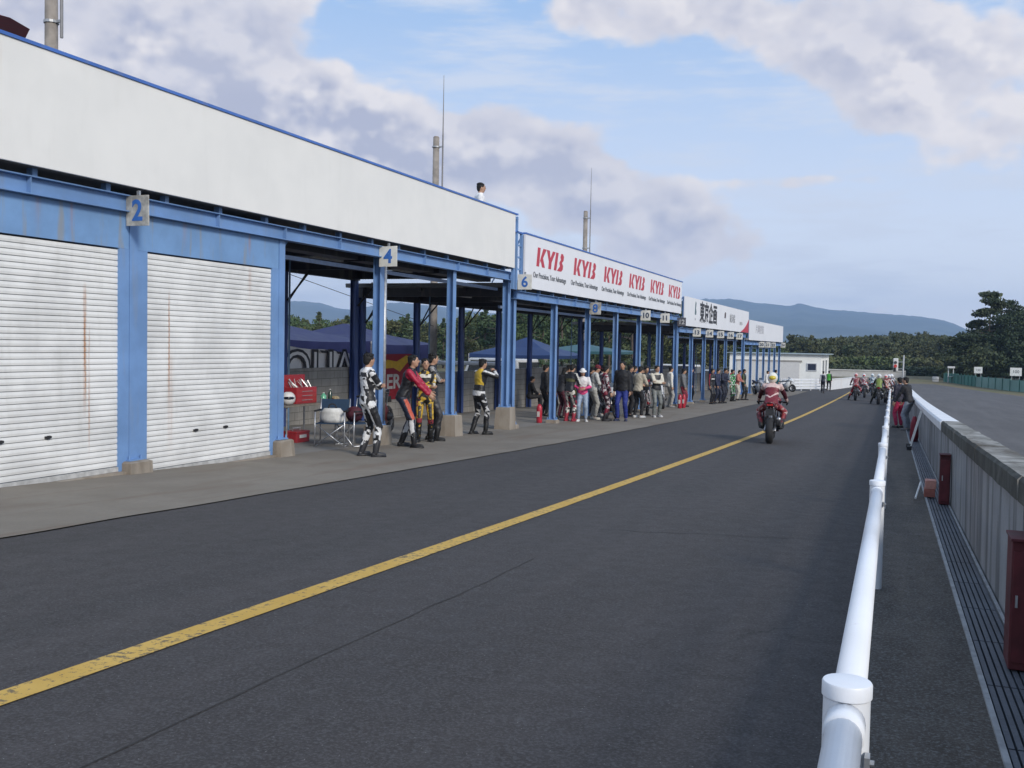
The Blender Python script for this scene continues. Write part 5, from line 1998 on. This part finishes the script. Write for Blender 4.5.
def trunk_mesh(rng, h, r, kind):
    mb = MB()
    pts = [Vector((rng.normal() * .02 * h * (k / 5), rng.normal() * .02 * h * (k / 5), h * k / 5 * (.96 if kind != 'broad' else .7))) for k in range(6)]
    for k in range(5):
        mb.tube(pts[k], pts[k + 1], r * (1 - k / 5.6), r * (1 - (k + 1) / 5.6), 7)
    for k in range(9 if kind != 'conifer' else 4):
        t = rng.uniform(.3, .9)
        p = pts[0].lerp(pts[-1], t)
        a = rng.uniform(0, 2 * PI)
        L = h * rng.uniform(.14, .26)
        mb.tube(p, p + Vector((L * math.cos(a), L * math.sin(a), L * (.5 if kind == 'broad' else .18))), r * .38, r * .10, 5)
    return mb.mesh('trunk', [M_bark])


TREES = {}


def tree(label, x, y, h, w, kind='broad', mat=None, n=900, size=.35, seed=0, group=None, variant=0, z=None, rz=0):
    key = (kind, mat.name, n, variant)
    if key not in TREES:
        rng = np.random.default_rng(variant * 17 + len(kind) * 3 + n)
        TREES[key] = (mesh_quads('crown', crown_arrays(rng, 10, 6.5 if kind == 'broad' else (4.2 if kind == 'conifer' else 7), n, size, kind), mat), trunk_mesh(rng, 10, .20, kind))
    cm, tm = TREES[key]
    nm = {'broad': 'broadleaf_tree', 'conifer': 'conifer_tree', 'pine': 'pine_tree'}[kind]
    r = thing(nm, label, 'tree', (x, y, (ground(x, y) if z is None else z) - .1), rz, group)
    wref = 6.5 if kind == 'broad' else (4.2 if kind == 'conifer' else 7)
    r.scale = (w / wref, w / wref, h / 10)
    for nm2, me in (('crown', cm), ('trunk', tm)):
        o = bpy.data.objects.new(nm2, me)
        col.objects.link(o)
        o.parent = r
    return r


def az_xy(azd, dist):
    return dist * math.sin(rad(azd)), dist * math.cos(rad(azd))


def interp(tbl, v):
    for (a, b), (c, d) in zip(tbl, tbl[1:]):
        if a <= v <= c:
            return b + (d - b) * (v - a) / (c - a)
    return tbl[0][1] if v < tbl[0][0] else tbl[-1][1]


# rows of trees behind the paddock, seen through the open bays (azimuth deg, elevation deg of the tree tops)
TL = [(-60, 1.6), (-48, 1.6), (-40, 1.3), (-34.1, 1.5), (-33, 1.3), (-31.9, 1.4), (-30.8, 1.5), (-29.5, 1.4), (-28.2, 1.6), (-26.8, 1.35), (-25.4, 1.2), (-24, 1.7), (-22.8, 1.9),
      (-21.1, 2.9), (-18.8, 3.2), (-15.4, 3.0), (-12, 2.2), (-9.5, 1.2), (-7.5, .6)]
rr = random.Random(11)
a = -46.0
i = 0
while a < -7.5:
    dist = rr.uniform(118, 150) if a < -22 else rr.uniform(100, 125)
    x, y = az_xy(a, dist)
    top = 1.4 + dist * math.tan(rad(interp(TL, a) + rr.uniform(-.30, .16)))
    h = top - ground(x, y)
    kind = 'conifer' if rr.random() < .45 else 'broad'
    tree('one of the %s trees standing in the row behind the paddock' % ('pointed dark conifer' if kind == 'conifer' else 'round olive green broadleaf'), x, y, h * (1.06 if kind == 'conifer' else 1),
         rr.uniform(3.2, 4.6) if kind == 'conifer' else rr.uniform(5.0, 7.0), kind, L_conif if kind == 'conifer' else L_mix, 3200, .20, 0, 'trees behind the paddock, %s' % ('conifers' if kind == 'conifer' else 'broadleaf'), i % 5, None, rr.uniform(0, 6.28))
    a += rr.uniform(.85, 1.5)
    i += 1


def forest(name, items, mat, per, size, seed):
    """a far-off wood as one mass of foliage: items = (x, y, z, h, w, kind)"""
    rng = np.random.default_rng(seed)
    lib = {k: [crown_arrays(rng, 1, 1 * (.65 if k == 'broad' else .42), per, 1, k) for _ in range(4)] for k in ('broad', 'conifer')}
    lib = {}
    outv = []
    for (x, y, z, h, w, k) in items:
        v = crown_arrays(rng, h, w, per, size, k)
        v = v + np.array([x, y, z])
        outv.append(v)
    me = mesh_quads(name, np.concatenate(outv), mat)
    o = bpy.data.objects.new(name, me)
    col.objects.link(o)
    return struct(o, 'stuff')


# dense belt behind that row so no sky shows between the trunks
items = []
for k in range(230):
    a = rr.uniform(-58, -6.5)
    dist = rr.uniform(150, 200)
    x, y = az_xy(a, dist)
    top = 1.4 + dist * math.tan(rad(interp(TL, a) - rr.uniform(-.1, .45)))
    g0 = ground(x, y)
    items.append((x, y, g0 - .3, max(3.5, top - g0), rr.uniform(5.5, 8), rr.choice(['broad', 'conifer', 'broad'])))
forest('distant_woods', items, L_mix, 900, .32, 5)

# wooded hill on the right, beyond the track
WT = [(-6.6, -.35), (-6.05, -.1), (-5.3, .08), (-4.5, .40), (-3.74, .68), (-2.7, .86), (-1.17, .98), (.09, 1.1), (1.08, 1.1), (2.06, .98), (3.02, 1.1), (4.7, .9), (9, 1.2), (18, 1.5)]


def hill_z(a, dist):
    top = interp(WT, a)
    t = max(0., min(1., (dist - 215) / 145))
    zt = 1.4 + 360 * math.tan(rad(top)) - 7.0
    return -2.4 + (zt + 2.4) * (t ** 1.15)


mb = MB()
azs = frange(-7.2, 16, .8)
ds = frange(205, 380, 12)
idx = {}
for i_, a in enumerate(azs):
    for j_, d_ in enumerate(ds):
        x, y = az_xy(a, d_)
        idx[i_, j_] = len(mb.v)
        mb.v.append((x, y, hill_z(a, d_) - (0.3 if d_ > 210 else .6)))
for i_ in range(len(azs) - 1):
    for j_ in range(len(ds) - 1):
        mb.f.append((idx[i_, j_], idx[i_ + 1, j_], idx[i_ + 1, j_ + 1], idx[i_, j_ + 1]))
        mb.mi.append(0)
struct(mb.build('hill', M_grass, None, True))
items = []
for k in range(520):
    a = rr.uniform(-6.7, 12)
    dist = 212 + 150 * rr.random() ** .85
    x, y = az_xy(a, dist)
    z = hill_z(a, dist)
    h = rr.uniform(5.5, 7.6)
    items.append((x, y, z - .6, h, rr.uniform(4.6, 7.2), rr.choice(['broad', 'broad', 'conifer'])))
items.sort()
forest('hillside_woods', items, L_hill, 700, .30, 8)
# light green scrub along the foot of the hill, dark hedge line before it
items = []
for k in range(130):
    a = rr.uniform(-6.4, 6)
    dist = rr.uniform(196, 210)
    x, y = az_xy(a, dist)
    items.append((x, y, -2.9, rr.uniform(2.2, 3.4), rr.uniform(4, 6), 'broad'))
forest('scrub', items, L_light, 200, .38, 9)
items = []
for k in range(110):
    a = rr.uniform(-7, 5)
    dist = rr.uniform(162, 170)
    x, y = az_xy(a, dist)
    items.append((x, y, -2.9, rr.uniform(1.5, 2.0), rr.uniform(3, 5), 'broad'))
forest('hedge', items, L_dark, 150, .32, 10)

# tall dark trees at the right edge, beyond the green fence
tree('tall open-crowned pine rising above the dark trees at the right', *az_xy(4.15, 150), 1.4 + 150 * math.tan(rad(3.15)) + 2.4, 7.8, 'pine', L_dark, 4200, .20, 0, None, 2)
tree('second thinner pine top just right of the open-crowned pine', *az_xy(5.15, 152), 1.4 + 150 * math.tan(rad(2.75)) + 2.4, 5.0, 'pine', L_dark, 3200, .20, 0, None, 3)
BG = [(3.2, 1.05), (3.8, 1.45), (4.5, 1.75), (5.1, 2.3), (5.75, 2.35), (6.4, 2.6), (7.2, 2.4), (8.2, 2.8), (9.5, 2.6), (2.7, .85)]
for k, (a, e) in enumerate(BG):
    dist = 146 + (k % 3) * 5
    h = 1.4 + dist * math.tan(rad(e)) + 2.4
    x, y = az_xy(a, dist)
    tree('dark bushy tree in the clump beyond the green fence, at the right edge', x, y, h, 6.4, 'broad', L_dark, 5000, .18, 0, 'dark trees beyond the green fence', k % 4, None, k * 1.7)
items = []
for k in range(60):
    a = rr.uniform(2.6, 12)
    dist = rr.uniform(140, 160)
    x, y = az_xy(a, dist)
    items.append((x, y, -2.8, rr.uniform(3.5, 6.0) * (1 if a > 3.4 else .7), rr.uniform(4.5, 6.5), 'broad'))
forest('undergrowth', items, L_dark, 900, .22, 12)

# ------------------------------------------------------------------ mountains
RID = [(-75, 2.6), (-60, 3.0), (-48, 2.4), (-40, 2.0), (-34.7, 2.12), (-34.04, 2.25), (-32.49, 2.18), (-31.65, 1.92), (-30.81, 1.83), (-28.84, 2.22), (-27.99, 2.3), (-26.84, 2.21), (-25.7, 2.12),
       (-23.97, 1.93), (-22.81, 1.78), (-20.51, 1.99), (-17.64, 2.39), (-14.21, 2.67), (-11.96, 2.69), (-10.84, 2.79), (-10.56, 2.83), (-10.17, 2.77), (-9.29, 2.83), (-8.8, 2.78), (-7.81, 2.62),
       (-7.1, 2.57), (-5.86, 2.45), (-5.38, 2.63), (-5.03, 2.53), (-4.69, 2.42), (-3.79, 2.27), (-1.97, 2.14), (-0.85, 2.05), (0.51, 1.97), (1.89, 1.77), (2.43, 1.58), (3.06, 1.31), (3.98, 0.9), (5.8, 0.41),
       (9, .3), (20, .5), (35, .9)]
mb = MB()
azs = frange(-75, 35, .22)
NR = 26
for i_, a in enumerate(azs):
    e = interp(RID, a)
    for j_ in range(NR):
        t = j_ / (NR - 3)
        d_ = 2300 + 2300 * t
        top = 4600 * math.tan(rad(e))
        x, y = az_xy(a, d_)
        prof = min(1, t) ** 1.25 if t <= 1 else 1 - (t - 1) * 2
        rid = mnoise.fractal(Vector((x / 420, y / 420, .3)), 1.0, 2.0, 6)
        z = -6 + top * (prof + .20 * rid * (t * (1 - t) * 3 if t < 1 else 0))
        if t > .97:
            z += 4 * mnoise.noise(Vector((a * 6, 0, 0)))
        mb.v.append((x, y, z))
for i_ in range(len(azs) - 1):
    for j_ in range(NR - 1):
        p = i_ * NR + j_
        mb.f.append((p, p + NR, p + NR + 1, p + 1))
        mb.mi.append(0)
struct(mb.build('mountain', M_hill, None, True))

# ------------------------------------------------------------------ haze
hb = MB().box(-5200, 3300, -60, 5200, -8, 250)
hz = hb.build('haze', [])
hm_ = bpy.data.materials.new('haze_air')
hm_.use_nodes = True
t_ = hm_.node_tree
for n in list(t_.nodes):
    t_.nodes.remove(n)
pv = t_.nodes.new('ShaderNodeVolumePrincipled')
pv.inputs['Color'].default_value = (.50, .69, 1.0, 1)
pv.inputs['Density'].default_value = .00020
pv.inputs['Anisotropy'].default_value = .1
oo = t_.nodes.new('ShaderNodeOutputMaterial')
t_.links.new(pv.outputs[0], oo.inputs['Volume'])
hz.data.materials.append(hm_)
hz['kind'] = 'stuff'

# ------------------------------------------------------------------ turn text and remeshed figures into plain meshes
dg = bpy.context.evaluated_depsgraph_get()
dg.update()
made = []
for o, cb in PENDING:
    ev = o.evaluated_get(dg)
    me = bpy.data.meshes.new_from_object(ev, preserve_all_data_layers=False, depsgraph=dg)
    made.append((o, cb, me))
for o, cb, me in made:
    if o.type == 'FONT':
        n = bpy.data.objects.new(o.name, me)
        nm = o.name
        n.parent = o.parent
        n.matrix_parent_inverse = o.matrix_parent_inverse
        n.matrix_basis = o.matrix_basis
        bpy.data.objects.remove(o)
        n.name = nm
        col.objects.link(n)
        if not me.materials:
            me.materials.append(M_blk)
        continue
    mats = [m for m in o.data.materials]
    if cb:
        if not me.materials:
            for m in mats:
                me.materials.append(m)
        cb(me)
    o.modifiers.clear()
    o.data = me
